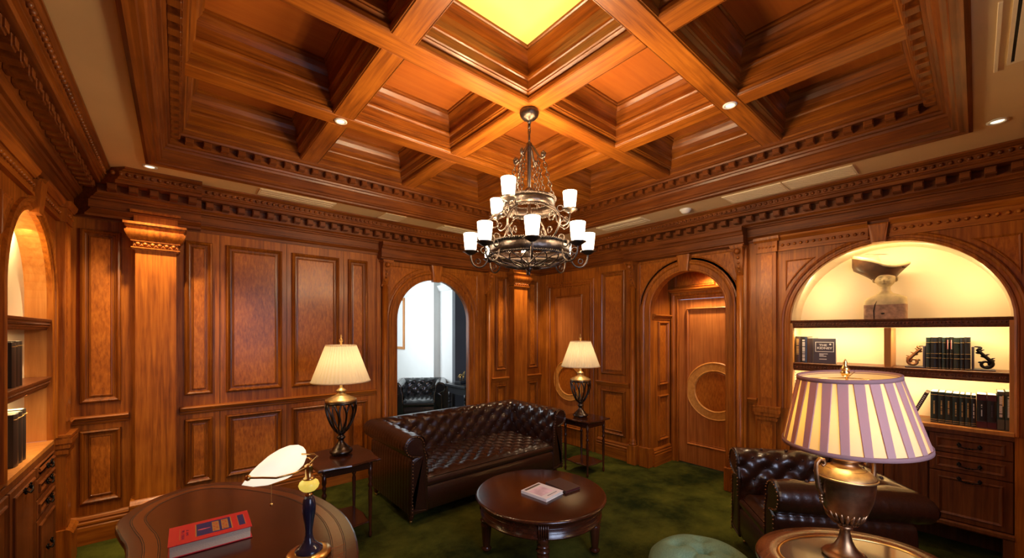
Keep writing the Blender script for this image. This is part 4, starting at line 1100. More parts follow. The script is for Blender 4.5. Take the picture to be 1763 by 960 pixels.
decal(cv, -.104, -.1025, -.06, .062, zt_, M['bookgold'])

# banker's lamp
bl = thing('desk_lamp', 'lit banker desk lamp with opal glass shade and blue-black post on the writing table', 'lamp', (.402, 1.727, .7612), 0)
b = MB(); b.lathe([(.001, .0), (.080, .0), (.082, .008), (.076, .016), (.060, .020), (.001, .022)], 32); b.build('base', M['brass'], bl)
b = MB(); b.lathe([(.001, .018), (.052, .018), (.050, .028), (.036, .038), (.020, .056), (.014, .080), (.0135, .10), (.019, .14), (.0245, .175), (.0255, .195), (.021, .222), (.013, .238), (.001, .240)], 24); b.build('post', M['bluepost'], bl)
MB().lathe([(.012, .236), (.017, .240), (.012, .246), (.012, .252), (.018, .256)], 18).build('lower_collar', M['brass'], bl)
b = MB(); b.lathe([(.018, .300), (.024, .304), (.018, .310), (.014, .314), (.014, .352), (.017, .356), (.010, .362), (.001, .364)], 18); b.build('collar', M['brass'], bl)
b = MB(); b.lathe([(.010, .252), (.024, .258), (.034, .268), (.038, .280), (.034, .292), (.024, .300), (.014, .303)], 24); b.build('glass_ball', M['amber'], bl)
# shade: lemon-slice shell, long axis E1, section in (E2, z)
E2 = Vector((-RT.x, -RT.y, 0)); E1 = Vector((DP.x, DP.y, 0))
sec = [(.2436, .2937), (.224, .322), (.202, .352), (.173, .380), (.144, .405), (.118, .421), (.092, .431), (.063, .433), (.042, .424), (.030, .408), (.0255, .378), (.038, .345), (.074, .312), (.132, .292), (.190, .286)]
mid = Vector((.13, .35)); R = []
nl = 14
for i in range(nl + 1):
    t = -1 + 2 * i / nl; s = math.sqrt(max(0.0, 1 - t * t)) * .97 + .03
    row = []
    for a, z in sec:
        q = mid + (Vector((a, z)) - mid) * s; p = E2 * q.x + E1 * (t * .115); row.append((p.x, p.y, q.y))
    R.append(row)
b = MB(); b.rings(R, True, True, True, True); sh = b.build('glass_shade', M['opal'], bl)
P2 = lambda a, z, e: tuple(E2 * a + E1 * e + Vector((0, 0, z)))
b = MB()
for e in (-.118, .118): 
    b.tube([P2(0, .352, 0), P2(.02, .350, e * .6), P2(.06, .350, e), P2(.11, .352, e * 1.02), P2(.165, .350, e * 1.0)], .004, 7); b.sphere(P2(.165, .350, e), .011, 10, 8)
b.tube([P2(.0, .36, 0), P2(-.035, .395, 0), P2(-.02, .402, 0), P2(.04, .402, 0)], .0035, 6)
b.build('yoke', M['brass'], bl)
b = MB(); pts = [P2(.150, .33 - k * .0105, 0) for k in range(13)]
b.tube([P2(.150, .338, 0), P2(.150, .205, 0)], .0009, 5)
for p in [P2(.150, .335 - k * .0046, 0) for k in range(29)]: b.sphere(p, .0017, 5, 3)
b.sphere(P2(.150, .200, 0), .0065, 10, 7); b.build('pull_chain', M['brass'], bl)
point('lamp_bulb', P2(.13, .36, 0), 5.5, (1, .8, .5), .03, bl)

# books on the coffee table
def flat_book(x, y, z, rz, w, d, h, cover, label, pg=None):
    t = thing('book', label, 'book', (x, y, z), rz); w /= 2; d /= 2
    b = MB(); b.bev(-w, w, -d, d, h - .003, h, .0008); b.bev(-w, w, -d, d, 0, .003, .0008); b.box(-w, -w + .003, -d, d, .002, h - .002); c = b.build('cover', cover, t)
    b = MB(); b.box(-w + .002, w - .004, -d + .004, d - .004, .003, h - .003); b.build('pages', pg or M['page'], t); return t, c
t, c = flat_book(2.052, 2.072, .463, math.radians(7), .205, .235, .022, M['printw'], 'white paperback-size book leaning flat in front of the brown book on the coffee table')
c.parent = t
t['label'] = 'white book with pink cover picture lying on the round coffee table'
decal(c, -.085, .085, .082, .104, .022, M['olive'], 'cover_strip'); decal(c, -.05, .06, -.09, -.084, .022, M['slate'], 'cover_line')
M['pinkpic'] = plain('pink_picture', (.85, .62, .68), .5, var=.3, bscale=12)
decal(c, -.085, .055, -.06, .06, .022, M['pinkpic'], 'cover_picture')
t, c = flat_book(2.262, 2.06, .463, math.radians(-3), .155, .225, .020, M['brownbk'], 'brown book lying behind the white book on the round coffee table', M['maroon'])

# stools (tufted domes)
def pouf(x, y, z, r, label):
    t = thing('footstool', label, 'stool', (x, y, 0))
    nr, na = 26, 72; R = []
    bp_ = [(0, 0)] + [(.52 * r * math.cos(a), .52 * r * math.sin(a)) for a in [k * 2 * PI / 5 + .5 for k in range(5)]]
    def hz(px, py):
        q = math.hypot(px, py) / r; zz = z - .085 * q ** 3.2
        for bx, by in bp_:
            d = math.hypot(px - bx, py - by); zz -= .038 * math.exp(-(d / .035) ** 2) + .012 * math.exp(-(d / .09) ** 2)
        for bx, by in bp_[1:]:
            L2 = bx * bx + by * by; tt = max(0, min(1, (px * bx + py * by) / L2)); d = math.hypot(px - bx * tt, py - by * tt); zz -= .008 * math.exp(-(d / .012) ** 2)
        return zz
    for i in range(nr + 1):
        rr = r * i / nr + .0005; R.append([(rr * math.cos(2 * PI * k / na), rr * math.sin(2 * PI * k / na), hz(rr * math.cos(2 * PI * k / na), rr * math.sin(2 * PI * k / na))) for k in range(na)])
    for e, zz in ((.012, -.10), (.018, -.125), (.012, -.15), (.0, -.165)): R.append([((r + e) * math.cos(2 * PI * k / na), (r + e) * math.sin(2 * PI * k / na), z + zz) for k in range(na)])
    b = MB(); b.rings(R, True, True, False, True); b.build('cushion', M['teal'], t)
    b = MB(); b.lathe([(.001, z - .165), (r, z - .165), (r + .004, z - .20), (r * .98, z - .24), (.001, z - .24)], 48); b.build('seat_frame', M['mahog'], t)
    for bx, by in bp_: MB().sphere((bx, by, hz(bx, by) + .003), .011, 10, 6).build('button', M['teal'], t)
    for k in range(4):
        a = k * PI / 2 + .6; MB().lathe(turned(.024, 0, z - .22), 12, (r * .72 * math.cos(a), r * .72 * math.sin(a), 0)).build('leg', M['mahogz'], t)
    return t
pouf(2.165, .955, .500, .262, 'round tufted green velvet footstool between coffee table and armchair')
pouf(1.15, 1.43, .475, .200, 'green velvet footstool peeping in at the bottom edge before the coffee table')

# front right table and the big lamp
rt = thing('side_table', 'oval wooden side table with inset glass top at the bottom right', 'table', (2.175, .345, 0), 0)
def oval(a, c, z, n=64, rot=.55): 
    return [(a * math.cos(2 * PI * k / n) * math.cos(rot) - c * math.sin(2 * PI * k / n) * math.sin(rot), a * math.cos(2 * PI * k / n) * math.sin(rot) + c * math.sin(2 * PI * k / n) * math.cos(rot), z) for k in range(n)]
OR_ = -.65; OA, OC = .375, .265
b = MB(); b.rings([oval(OA - .02, OC - .02, .655, rot=OR_), oval(OA, OC, .668, rot=OR_), oval(OA + .002, OC + .002, .684, rot=OR_), oval(OA - .006, OC - .006, .697, rot=OR_), oval(OA - .075, OC - .075, .698, rot=OR_), oval(OA - .082, OC - .082, .692, rot=OR_)], True, True, False, True); b.build('table_top', M['inlay'], rt)
b = MB(); b.rings([oval(OA - .080, OC - .080, .691, rot=OR_), oval(OA - .083, OC - .083, .699, rot=OR_), oval(OA - .090, OC - .090, .699, rot=OR_), oval(OA - .092, OC - .092, .694, rot=OR_)], True, False, False, True); b.build('brass_rim', M['brass'], rt)
b = MB(); b.rings([oval(OA - .091, OC - .091, .688, rot=OR_), oval(OA - .091, OC - .091, .6945, rot=OR_)], True, True, True); b.build('glass_inset', M['glass_table'], rt)
b = MB(); b.lathe([(.001, .66), (.09, .655), (.05, .60), (.03, .52), (.045, .42), (.055, .34), (.03, .26), (.04, .20), (.03, .16), (.001, .15)], 20); b.build('pedestal', M['mahogz'], rt)
for k in range(3):
    a = k * 2 * PI / 3 + .3; MB().tube([(.02 * math.cos(a), .02 * math.sin(a), .19), (.14 * math.cos(a), .14 * math.sin(a), .15), (.24 * math.cos(a), .24 * math.sin(a), .03), (.28 * math.cos(a), .28 * math.sin(a), .018)], [.026, .022, .018, .016], 10).build('leg', M['mahogz'], rt)
big = thing('table_lamp', 'large bronze two-handled urn lamp with mauve and cream pleated shade at the right', 'lamp', (2.166, .362, .6962))
b = MB(); b.lathe([(.001, .0), (.078, .0), (.080, .008), (.072, .018), (.060, .022), (.050, .030), (.036, .048), (.024, .075), (.018, .105), (.017, .118), (.026, .124), (.026, .132), (.018, .138), (.001, .140)], 32); b.build('foot', M['bronze'], big)
b = MB(); b.lathe([(.001, .136), (.022, .138), (.034, .146), (.056, .172), (.078, .210), (.092, .255), (.099, .300), (.100, .335), (.104, .340), (.105, .348), (.097, .353), (.086, .366), (.070, .378), (.052, .386), (.044, .396), (.042, .408), (.052, .414), (.052, .420), (.034, .426), (.014, .432), (.012, .48), (.001, .48)], 48); b.build('urn_body', M['bronze'], big)
b = MB(); b.lathe([(.1045, .3445), (.099, .354), (.088, .367), (.068, .379), (.053, .3875)], 48, cap=False); b.lathe([(.1055, .338), (.108, .343), (.1055, .348), (.103, .343), (.1055, .338)], 48, cap=False); b.build('urn_shoulder', M['goldtop'], big)
b = MB(); n = 22
for k in range(n):
    a = 2 * PI * k / n; b.sphere((.040 * math.cos(a), .040 * math.sin(a), .152), .009, 6, 5); 
for k in range(n):
    a = 2 * PI * k / n; b.tube([(r * math.cos(a), r * math.sin(a), z) for r, z in ((.040, .150), (.060, .176), (.072, .200))], [.006, .008, .003], 6)
b.build('leaf_collar', M['bronze'], big)
for sg in (-1, 1):
    u = RT * sg; b = MB()
    S = [(.088, .265), (.104, .275), (.114, .300), (.119, .335), (.123, .372), (.121, .400), (.108, .416), (.092, .412), (.086, .396), (.094, .386), (.102, .394)]
    b.tube([tuple(u * a + Vector((0, 0, z))) for a, z in S], [.010, .010, .010, .0095, .009, .009, .009, .008, .007, .006, .004], 8)
    for k in range(8): b.sphere(tuple(u * (.112 - .0018 * k) + Vector((0, 0, .325 - .013 * k))), .0085, 7, 5)
    b.build('handle', M['bronze'], big)
# shade
zs0, zs1, rs0, rs1 = .484, .764, .238, .168
b = MB(); b.lathe([(rs0, zs0), (rs1, zs1)], 72, cap=False); shd = b.build('lamp_shade', M['shade_cream'], big, recalc=False)
n = 22
for k in range(n):
    a = 2 * PI * (k + .3) / n; w0, w1 = .0140, .0180
    ta = Vector((-math.sin(a), math.cos(a), 0)); ra = Vector((math.cos(a), math.sin(a), 0)); b = MB()
    R = []
    for t in (0, .5, 1):
        r = rs0 + (rs1 - rs0) * t; z = zs0 + (zs1 - zs0) * t; w = w0 + (w1 - w0) * t
        R.append([tuple(ra * (r + .0008) - ta * w + Vector((0, 0, z))), tuple(ra * (r + .004) - ta * w * .9 + Vector((0, 0, z))), tuple(ra * (r + .0045) + ta * w * .9 + Vector((0, 0, z))), tuple(ra * (r + .0008) + ta * w + Vector((0, 0, z)))])
    b.rings(R, True, True, True); b.build('shade_pleat', M['shade_mauve'], shd)
for r, z in ((rs0, zs0), (rs1, zs1)):
    b = MB(); b.lathe([(r + .001, z - .006), (r + .007, z - .006), (r + .006, z + .010), (r - .001, z + .010), (r + .001, z - .006)], 72, cap=False); b.build('shade_trim', M['trimmauve'], shd)
b = MB()
for k in range(3):
    a = k * 2 * PI / 3; b.tube([(0, 0, zs1 - .004), (rs1 * math.cos(a), rs1 * math.sin(a), zs1)], .002, 5)
b.tube([(0, 0, .47), (0, 0, zs1)], .004, 6); b.build('shade_spider', M['brass'], shd)
tl = math.radians(4.0); from_q = Matrix.Rotation(-tl, 3, DP); pv = Vector((0, 0, .60)) + RT * .018
shd.rotation_euler = from_q.to_euler(); shd.location = pv - from_q @ Vector((0, 0, .60))
b = MB(); b.lathe([(.004, zs1), (.012, zs1 + .004), (.016, zs1 + .014), (.016, zs1 + .022), (.010, zs1 + .026), (.018, zs1 + .032), (.013, zs1 + .040), (.006, zs1 + .052), (.008, zs1 + .060), (.004, zs1 + .070), (.001, zs1 + .076)], 16); b.build('finial', M['brass'], big)
point('lamp_bulb', (0, 0, .60), 2.6, (1, .72, .36), .04, big)

# ------------------------------------------------------------------ shelves: books, bookends, bust
def spine_book(T, a0, a1, z, h, d0, d1, mat, label, bands=(), group=None, printm=None, letters=None, band_mat=None, lean=None, rnd=0):
    """upright book, spine towards the room; a along the wall, d0/d1 depth behind the wall face"""
    w = a1 - a0; o0 = -d0
    b = MB(T); n = 6
    pr = [(a0 + w * (k / n), o0 + .006 * math.sin(PI * k / n)) for k in range(n + 1)]
    ring = lambda zz: [(a, o, zz) for a, o in pr] + [(a1, -d1, zz), (a0, -d1, zz)]
    b.rings([ring(z), ring(z + h)], True, True, True)
    o = b.build('book', mat); tag(o, label, 'book', group)
    b = MB(T)
    b.box(a0 + .003, a1 - .003, -d1 + .002, o0 - .006, z + h, z + h + .0006); b.build('pages', M['page'], o)
    if bands:
        b = MB(T)
        for f in bands: b.box(a0 + .0008, a1 - .0008, o0, o0 + .0072, z + h * f, z + h * f + .0022)
        b.build('gilt_band', band_mat or M['printgold'], o)
    if letters:
        f0, f1, pm = letters[:3]; wd = letters[3] if len(letters) > 3 else .3
        b = MB(T); r = random.Random(rnd); zz = z + h * f0
        while zz < z + h * f1:
            s = .0035 + r.random() * .004
            if r.random() > .15: b.box(a0 + w * (.5 - wd / 2), a0 + w * (.5 + wd / 2), o0, o0 + .0072, zz, zz + s * .7)
            zz += s
        b.build('spine_lettering', pm, o)
    return o
S2 = 1.366
E2_ = [0.259, 0.234, 0.192, 0.174, 0.152, 0.134, 0.115, 0.081, 0.059, 0.028]
lab = ['first dark bound volume beside the left scroll bookend', 'wide dark bound volume second from the left scroll bookend', 'narrow dark volume third from the left scroll bookend', 'narrow dark volume left of the red-striped spines', 'left one of the two thin volumes with white-red spine strips', 'right one of the two thin volumes with white-red spine strips', 'wide dark volume just right of the red-striped spines', 'narrow dark volume second from the right scroll bookend', 'dark bound volume touching the right scroll bookend']
for i in range(9):
    o = spine_book(TB, E2_[i + 1] + .001, E2_[i] - .001, S2, .243 + .002 * (i % 3), .085, .27, M['black'] if i % 3 else M['green'], lab[i] + ' on the middle shelf', (.03, .34, .48, .83), 'bound volumes between the bookends')
    if i in (4, 5):
        b = MB(TB); b.box(E2_[i + 1] + .006, E2_[i] - .009, -.085, -.077, S2 + .155, S2 + .225); b.build('spine_label', M['printw'], o)
        b = MB(TB); b.box(E2_[i] - .009, E2_[i] - .006, -.085, -.077, S2 + .155, S2 + .225); b.build('spine_stripe', M['bookred'], o)
def scroll_bookend(T, a, sg, label):
    t = thing('bookend', label, 'bookend', (0, 0, 0), 0)
    b = MB(T); b.bev(min(a, a + sg * .115), max(a, a + sg * .115), -.24, -.10, S2, S2 + .010, .002); b.bev(min(a, a + sg * .014), max(a, a + sg * .014), -.23, -.10, S2 + .010, S2 + .175, .002); b.build('bookend_base', M['slate'], t)
    b = MB(T); o = -.15
    pts = []
    for k in range(26):     # lower volute
        q = k / 25; an = -PI * .2 + q * 2.4 * PI; r = .012 + .020 * q; pts.append((a + sg * (.070 + r * math.cos(an)), o, S2 + .048 + r * math.sin(an) * 1.0))
    rad = [.006 + .007 * (k / 25) for k in range(26)]
    e = pts[-1]
    for k in range(1, 9): q = k / 8; pts.append((e[0] + (a + sg * .028 - e[0]) * q, o, e[2] + .085 * q + .0)); rad.append(.013 - .003 * q)
    e = pts[-1]
    for k in range(1, 13): q = k / 12; pts.append((e[0] + sg * (.018 * math.sin(q * PI * 1.3)), o, e[2] + .020 * math.sin(q * PI * .6) + .004 * q)); rad.append(.010 - .006 * q)
    b.tube(pts, rad, 8)
    for (da, dz, r) in ((.095, .075, .012), (.060, .105, .012), (.035, .130, .011), (.080, .03, .012), (.045, .06, .010)): b.sphere((a + sg * da, o, S2 + dz), r, 8, 6, (1.5, .7, .8))
    for (da, dz) in ((.10, .09), (.075, .118), (.05, .15)): b.tube([(a + sg * (da - .02), o, S2 + dz - .02), (a + sg * da, o, S2 + dz), (a + sg * (da + .012), o, S2 + dz + .004)], [.008, .006, .002], 6)
    b.build('scroll', M['bronze'] if sg > 0 else M['handle'], t)
scroll_bookend(TB, .262, 1, 'carved scroll bookend at the left of the bound volumes on the middle shelf')
scroll_bookend(TB, .025, -1, 'dark scroll bookend at the right of the bound volumes on the middle shelf')
# left group on the middle shelf
spine_book(TB, 1.078, 1.119, S2, .245, .09, .28, M['brownbk'], 'dark book with orange spine lettering at the far left of the middle shelf', (), 'books at the left of the middle shelf', letters=(.30, .9, M['printgold'], .45), rnd=2)
spine_book(TB, 1.027, 1.076, S2, .243, .09, .28, M['black'], 'black book with tall white spine lettering beside the orange-lettered one', (), 'books at the left of the middle shelf', letters=(.05, .88, M['printw'], .4), rnd=4)
spine_book(TB, .984, 1.025, S2, .230, .09, .28, M['brownbk'], 'plain brown book next to the black boxed title on the middle shelf', (), 'books at the left of the middle shelf')
kb = thing('book', 'dark book turned cover outwards reading THE KIDNEY on the middle shelf', 'book', (0, 0, 0))
b = MB(TB); b.bev(.814, .978, -.115, -.080, S2, S2 + .228, .002); kc = b.build('cover', M['slate'], kb)
b = MB(TB); b.box(.8115, .8145, -.112, -.083, S2 + .003, S2 + .226); b.build('pages', M['page'], kb)
b = MB(TB); f0, f1, g0, g1, th = .826, .962, S2 + .105, S2 + .195, .005
for q in ((f0, f1, g0, g0 + th), (f0, f1, g1 - th, g1), (f0, f0 + th, g0 + th, g1 - th), (f1 - th, f1, g0 + th, g1 - th)): b.box(q[0], q[1], -.080, -.0792, q[2], q[3])
b.sphere((.853, -.0795, S2 + .174), .008, 10, 6, (1, .1, 1)); b.build('title_frame', M['printw'], kc)
def text(parent, s, size, loc, rot, mat, name='cover_title', align='CENTER', sx=1.0, ext=.0004):
    c = bpy.data.curves.new(name, 'FONT'); c.body = s; c.size = size; c.align_x = align; c.extrude = ext; c.offset = size * .03
    c.materials.append(mat); o = bpy.data.objects.new(name, c); COL.objects.link(o); o.location = loc; o.rotation_euler = rot; o.scale = (sx, 1, 1); o.parent = parent
    bpy.context.view_layer.update(); me = bpy.data.meshes.new_from_object(o.evaluated_get(bpy.context.evaluated_depsgraph_get())); m2 = bpy.data.objects.new(name, me); COL.objects.link(m2)
    m2.location = o.location; m2.rotation_euler = o.rotation_euler; m2.scale = o.scale; m2.parent = parent; bpy.data.objects.remove(o); me.materials.clear(); me.materials.append(mat); return m2
RB = (PI / 2, 0, -PI / 2)
def tb(a, o, z): v = TB((a, o, z)); return tuple(v)
text(kc, 'THE', .026, tb(.905, -.0795, S2 + .157), RB, M['printw'], 'title_line', sx=1.2)
text(kc, 'KIDNEY', .027, tb(.894, -.0795, S2 + .130), RB, M['printw'], 'title_line', sx=1.15)
b = MB(TB)
for a1_, zz in ((.870, .084), (.900, .074), (.880, .062), (.878, .036)): b.box(a1_, .932, -.080, -.0792, S2 + zz, S2 + zz + .006)
b.build('subtitle_lines', M['printw'], kc)
# lower shelf (standing on the counter)
S3 = .956
edges = [0.233, 0.192, 0.156, 0.119, 0.083, 0.056, 0.027, 0.001]
ll = ['leftmost upright green volume, beside the leaning book,', 'second upright green volume from the leaning book', 'third upright green volume from the leaning book', 'fourth upright green volume from the leaning book', 'fifth and slimmest upright green volume from the leaning book', 'sixth upright green volume, left of the white-lettered black one,', 'black volume with white-dotted spine, left of the maroon pair,']
for i in range(7):
    spine_book(TB, edges[i + 1] + .001, edges[i] - .001, S3, .237 - .001 * i, .055, .25, M['green'] if i < 6 else M['black'], ll[i] + ' on the counter', (.04, .10, .90), 'volumes on the niche counter', letters=(.28, .72, M['printgold'] if i < 6 else M['printw'], .22), rnd=i + 20)
for i, (a0, a1) in enumerate(((-.047, 0.0), (-.092, -.049))):
    o = spine_book(TB, a0, a1, S3, .243, .055, .25, M['black'], ('wide black volume with maroon top, first after the green row,' if i == 0 else 'wide black volume with maroon top, beside the tall cream-lettered pair,') + ' on the counter', (.2, .84), 'volumes on the niche counter', letters=(.35, .7, M['printw'] if i == 0 else M['slate'], .12), rnd=40 + i, band_mat=M['slate'])
    MB(TB).box(a0 - .0003, a1 + .0003, -.055, -.0475, S3 + .2, S3 + .2435).build('maroon_label', M['maroon'], o); MB(TB).box(a0 - .0003, a1 + .0003, -.055, -.0475, S3 - .0, S3 + .045).build('maroon_label', M['maroon'], o)
for i, (a0, a1) in enumerate(((-.128, -.094), (-.166, -.130))):
    o = spine_book(TB, a0, a1, S3, .272 + .004 * i, .055, .25, M['green'], ('left one of two tall cream-lettered books at the right end of the counter' if i == 0 else 'tall cream-lettered book on the counter, touching the right side of the niche'), (), 'volumes on the niche counter', letters=(.34, .9, M['printw'], .40), rnd=50 + i)
    MB(TB).box(a0 + .001, a1 - .001, -.055, -.0478, S3 + .005, S3 + .075).build('spine_foot', M['olive'], o); MB(TB).box(a0 + .001, a1 - .001, -.055, -.0478, S3 + .252, S3 + .27).build('spine_head', M['olive'], o)
    b = MB(TB); b.box(a0 + .005, a0 + .010, -.055, -.0476, S3 + .17, S3 + .245); b.build('spine_subtitle', M['printgold'], o)
lb = thing('book', 'slim dark book leaning diagonally against the green volumes on the counter', 'book', tb(.340, -.16, S3 + .005)); lb.rotation_euler = (math.radians(22), 0, 0)
b = MB(); b.bev(-.10, .10, -.012, .012, 0, .235, .002); b.build('cover', M['brownbk'], lb)
b = MB(); r = random.Random(9)
for k in range(12): b.box(-.1008, -.0998, -.005, .005, .05 + k * .014, .056 + k * .014)
b.build('spine_lettering', M['printw'], lb)
# left-wall niche books
for i, (a0, a1, z, h, l) in enumerate(((3.40, 3.448, 1.356, .245, 'black upright book, the right one on the lower shelf of the left niche'), (3.34, 3.398, 1.356, .245, 'black upright book in the middle on the lower shelf of the left niche'), (3.27, 3.338, 1.356, .24, 'black upright book, the left one on the lower shelf of the left niche'),
                                       (3.46, 3.525, .931, .285, 'dark upright book, the right one on the counter of the left niche'), (3.39, 3.458, .931, .28, 'dark upright book in the middle on the counter of the left niche'), (3.30, 3.388, .931, .28, 'dark upright book, the left one on the counter of the left niche'))):
    spine_book(TC, a0, a1, z, h, .02, .108, M['black'], l, (.9,), 'dark books in the left niche')

# carved bust
bu = thing('wooden_bust', 'carved wooden bust with a broad flared headdress on the upper shelf of the niche', 'sculpture', tb(.50, -.17, 1.761), 0)
bu.rotation_euler = (0, 0, -PI / 2)      # local x -> -wall axis, local -y... faces the room
# local frame: x to the right seen from the room, y away from the room, z up
def ell(cx, cy, rx, ry, z, n=28, p=2.0): 
    out = []
    for k in range(n):
        a = 2 * PI * k / n; c, s = math.cos(a), math.sin(a)
        out.append((cx + rx * math.copysign(abs(c) ** (2 / p), c), cy + ry * math.copysign(abs(s) ** (2 / p), s), z))
    return out
b = MB(); b.rings([ell(0, 0, .131, .075, 0, p=9), ell(0, 0, .131, .076, .06, p=9), ell(0, 0, .132, .077, .120, p=8)], True, True, True, False); b.build('torso_block', M['stonewood'], bu)
b = MB(); b.rings([ell(0, 0, .1315, .0768, .118, p=8), ell(0, .0, .130, .075, .155, p=6), ell(.008, .002, .120, .070, .180, p=4), ell(.008, .004, .084, .060, .200, p=2.6), ell(0, .004, .050, .044, .216), ell(0, .002, .034, .036, .238), ell(0, -.002, .032, .034, .262), ell(0, -.004, .034, .036, .275)], True, False, True, True); b.build('shoulders', M['cream'], bu)
b = MB(); b.tube([(-.062, -.079, .0), (-.064, -.080, .07), (-.056, -.080, .12), (-.044, -.074, .152)], [.003, .004, .003, .001], 6); b.sphere((-.008, -.076, .045), .009, 8, 6, (1.4, .5, .8)); b.build('crack', M['dark'], bu)
# head with face
nz_, na_ = 34, 40; R = []
for i in range(nz_ + 1):
    t = i / nz_; z = .252 + .160 * t; th = PI * (t * .97 + .015); base = math.sin(th) ** .62
    w = .067 * base * (.74 + .26 * min(1, t * 2.4)); d = .066 * base * (.86 + .14 * min(1, t * 2.4)); row = []
    for k in range(na_):
        a = 2 * PI * k / na_; x = w * math.cos(a); y = d * math.sin(a)
        if y < 0:
            f = 0; fx = x / .062; zz = z - .252
            f += .020 * math.exp(-(fx / .16) ** 2) * math.exp(-((zz - .066) / .016) ** 2)                  # nose tip
            f += .009 * math.exp(-(fx / .13) ** 2) * math.exp(-((zz - .085) / .018) ** 2)                  # bridge
            f -= .009 * (math.exp(-((abs(fx) - .40) / .20) ** 2)) * math.exp(-((zz - .086) / .011) ** 2)   # eye sockets
            f += .004 * (math.exp(-((abs(fx) - .40) / .13) ** 2)) * math.exp(-((zz - .084) / .006) ** 2)   # lids
            f += .005 * math.exp(-((abs(fx) - .38) / .25) ** 2) * math.exp(-((zz - .104) / .007) ** 2)     # brow
            f += .007 * math.exp(-(fx / .28) ** 2) * (math.exp(-((zz - .046) / .004) ** 2) + math.exp(-((zz - .036) / .004) ** 2))   # lips
            f += .006 * math.exp(-(fx / .3) ** 2) * math.exp(-((zz - .016) / .012) ** 2)                   # chin
            f += .004 * math.exp(-((abs(fx) - .55) / .2) ** 2) * math.exp(-((zz - .055) / .015) ** 2)      # cheek
            y -= f * 1.35
        row.append((x, y - .004, z))
    R.append(row)
b = MB(); b.rings(R, True, True, True, True)
hd = b.build('head', M['cream'], bu)
for sg in (-1, 1):
    b = MB(); b.sphere((sg * .066, .0, .330), .022, 12, 8, (.42, .62, 1.0)); torus(b, (sg * .072, -.004, .332), .015, .005, (1, .3 * sg, 0), 14, 6); b.build('ear', M['cream'], hd)
b = MB()
for sg in (-1, 1): b.tube([(sg * .012, -.058, .335), (sg * .024, -.060, .331), (sg * .036, -.054, .334)], [.001, .0022, .001], 5)
b.tube([(-.016, -.067, .2925), (0, -.071, .2935), (.016, -.067, .2925)], [.001, .0025, .001], 5); b.build('face_lines', M['hat'], hd)
# headdress: a flaring funnel behind the head ending in a wide wavy brim
n = 48
def hring(t, out=1.0):
    row = []
    for k in range(n):
        a = 2 * PI * k / n; c, s = math.cos(a), math.sin(a)
        wl, wr = .055 + .160 * min(1, t / .65) ** .8, .052 + .100 * t
        x = (c * (wr if c > 0 else wl)) - .005; y = .018 + s * (.058 + .045 * t)
        zl = .315 + .120 * min(1, t / .65) ** .7 + (.105 * (t - .65) / .35 if t > .65 else 0); zr = .315 + .135 * t ** .8; zc = .315 + .125 * t
        z = zc + (zl - zc) * max(0, -c) ** .8 + (zr - zc) * max(0, c) ** 1.2 + (-.02 * t * max(0, c) * (1 - c) * 4)
        row.append((x * out, y, z))
    return row
b = MB(); b.rings([hring(t) for t in (0, .15, .3, .45, .6, .75, .88, 1.0)], True, False, False, True)
top = hring(1.0)
low = hring(.86)
b.build('headdress', M['hat'], bu)
b = MB()
def shrink(row, f, dz): 
    cx = sum(p[0] for p in row) / len(row); cy = sum(p[1] for p in row) / len(row); return [(cx + (p[0] - cx) * f, cy + (p[1] - cy) * f, p[2] + dz) for p in row]
b.rings([shrink(top, 1.0, 0), shrink(top, 1.02, .008), shrink(top, 1.0, .020), shrink(top, .93, .026), shrink(top, .80, .016), shrink(top, .5, .004), shrink(top, .1, 0)], True, False, True, True)
b.build('brim', M['cream'], bu)
b = MB(); b.tube([(-.12, -.070, .558), (-.06, -.085, .545), (0, -.080, .538), (.03, -.070, .536)], [.002, .004, .004, .001], 6); b.sphere((.115, -.03, .425), .016, 10, 7, (1.2, .8, .8)); b.build('headdress_groove', M['hat'], bu)

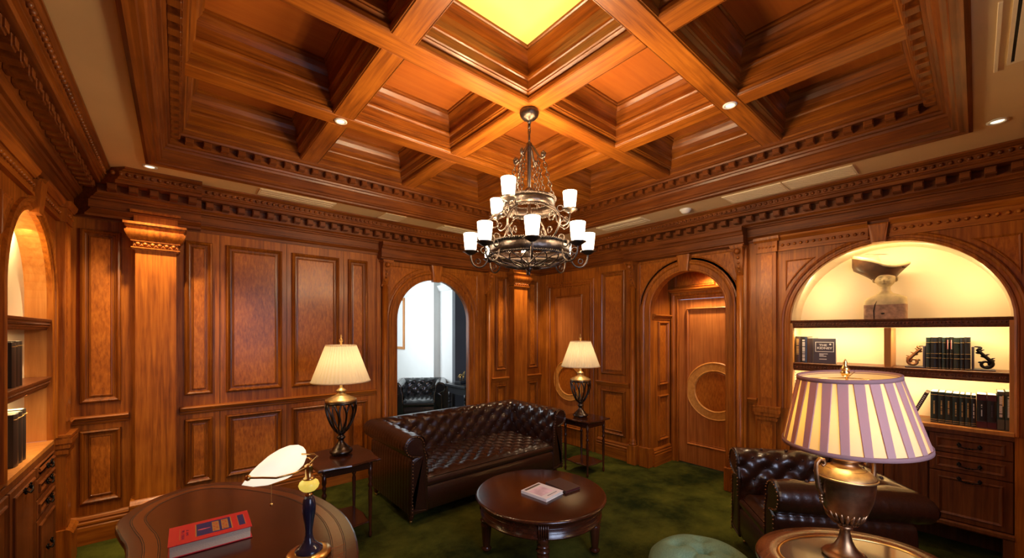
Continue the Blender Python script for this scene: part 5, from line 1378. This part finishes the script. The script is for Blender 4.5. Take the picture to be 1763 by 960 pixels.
# ------------------------------------------------------------------ next room through the arch
NXW = 4.05
b = MB(); b.box(NXW, NXW + .1, 6.55, 10, 0, 2.75); b.box(NXW - .14, NXW, 7.02, 7.30, 0, 2.75); w6 = struct(b.build('wall_next_room_side', M['white']))
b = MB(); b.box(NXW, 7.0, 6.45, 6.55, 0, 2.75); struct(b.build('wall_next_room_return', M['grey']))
b = MB(); b.box(0, 7, 9.9, 10, 0, 2.75); b.box(.3, .4, YA + .12, 10, 0, 2.75); b.box(6.9, 7.0, YA + .12, 6.5, 0, 2.75); struct(b.build('wall_next_room_far', M['white']))
b = MB(); b.box(.3, 7, YA + .12, 10, 2.72, 2.8); struct(b.build('ceiling_next_room', M['white']))
b = MB(); b.extr([(0, 0), (0, .16), (.02, .16), (.02, .13), (.05, .11), (.09, .04), (.09, 0)], 0, 1)
o = struct(MB(lambda p: Vector((NXW - p[1], p[0], p[2]))).extr([(0, 2.47), (.02, 2.47), (.03, 2.49), (.05, 2.52), (.07, 2.56), (.07, 2.58), (0, 2.58)], 6.55, 9.9).build('trim_6', M['white']))
struct(MB(lambda p: Vector((NXW - p[1], p[0], p[2]))).extr([(0, 0), (.02, 0), (.02, .14), (.01, .16), (0, .16)], 6.55, 9.9).build('baseboard_next_room', M['wy']))
pf = thing('picture_frame', 'narrow gilt-wood framed picture on the white wall of the next room', 'picture', (NXW, 8.92, 1.85))
for q in ((-.30, .30, -.60, -.54), (-.30, .30, .54, .60), (-.30, -.24, -.54, .54), (.24, .30, -.54, .54)):
    MB(lambda p: Vector((-p[1], p[0], p[2]))).bev(q[0], q[1], .001, .035, q[2], q[3], .006).build('frame_side', M['niche_rev'], pf)
MB(lambda p: Vector((-p[1], p[0], p[2]))).box(-.24, .24, .001, .01, -.54, .54).build('picture', M['white'], pf)
ctb = thing('console_table', 'black table beside the armchair in the next room', 'table', (4.05, 5.80, 0), 0)
MB().bev(-.42, .55, -.32, .32, .70, .74, .004).build('table_top', M['black'], ctb); MB().box(-.38, .50, -.28, .28, .58, .70).build('apron', M['black'], ctb)
for x in (-.36, .46):
    for y in (-.25, .25): MB().lathe(turned(.028, 0, .60), 10, (x, y, 0)).build('leg', M['black'], ctb)
fg = thing('figurine', 'small gilt animal figurine on a black plinth on the next room table', 'figurine', (3.86, 5.92, .741), .4)
MB().bev(-.13, .13, -.07, .07, 0, .05, .006).build('plinth', M['black'], fg)
b = MB(); b.tube([(-.075, 0, .145), (-.04, 0, .150), (0, 0, .142), (.045, 0, .150), (.07, 0, .175), (.085, 0, .205), (.105, 0, .205)], [.016, .024, .021, .024, .014, .010, .006], 9)
for x, dx in ((-.06, -.012), (-.05, .01), (.04, .012), (.05, -.008)): b.tube([(x, dx, .145), (x + dx, dx, .10), (x - dx * .5, dx, .05)], [.010, .006, .004], 6)
b.tube([(-.075, 0, .15), (-.105, 0, .14), (-.115, 0, .10)], [.006, .005, .003], 6); b.build('horse_figure', M['brass'], fg)
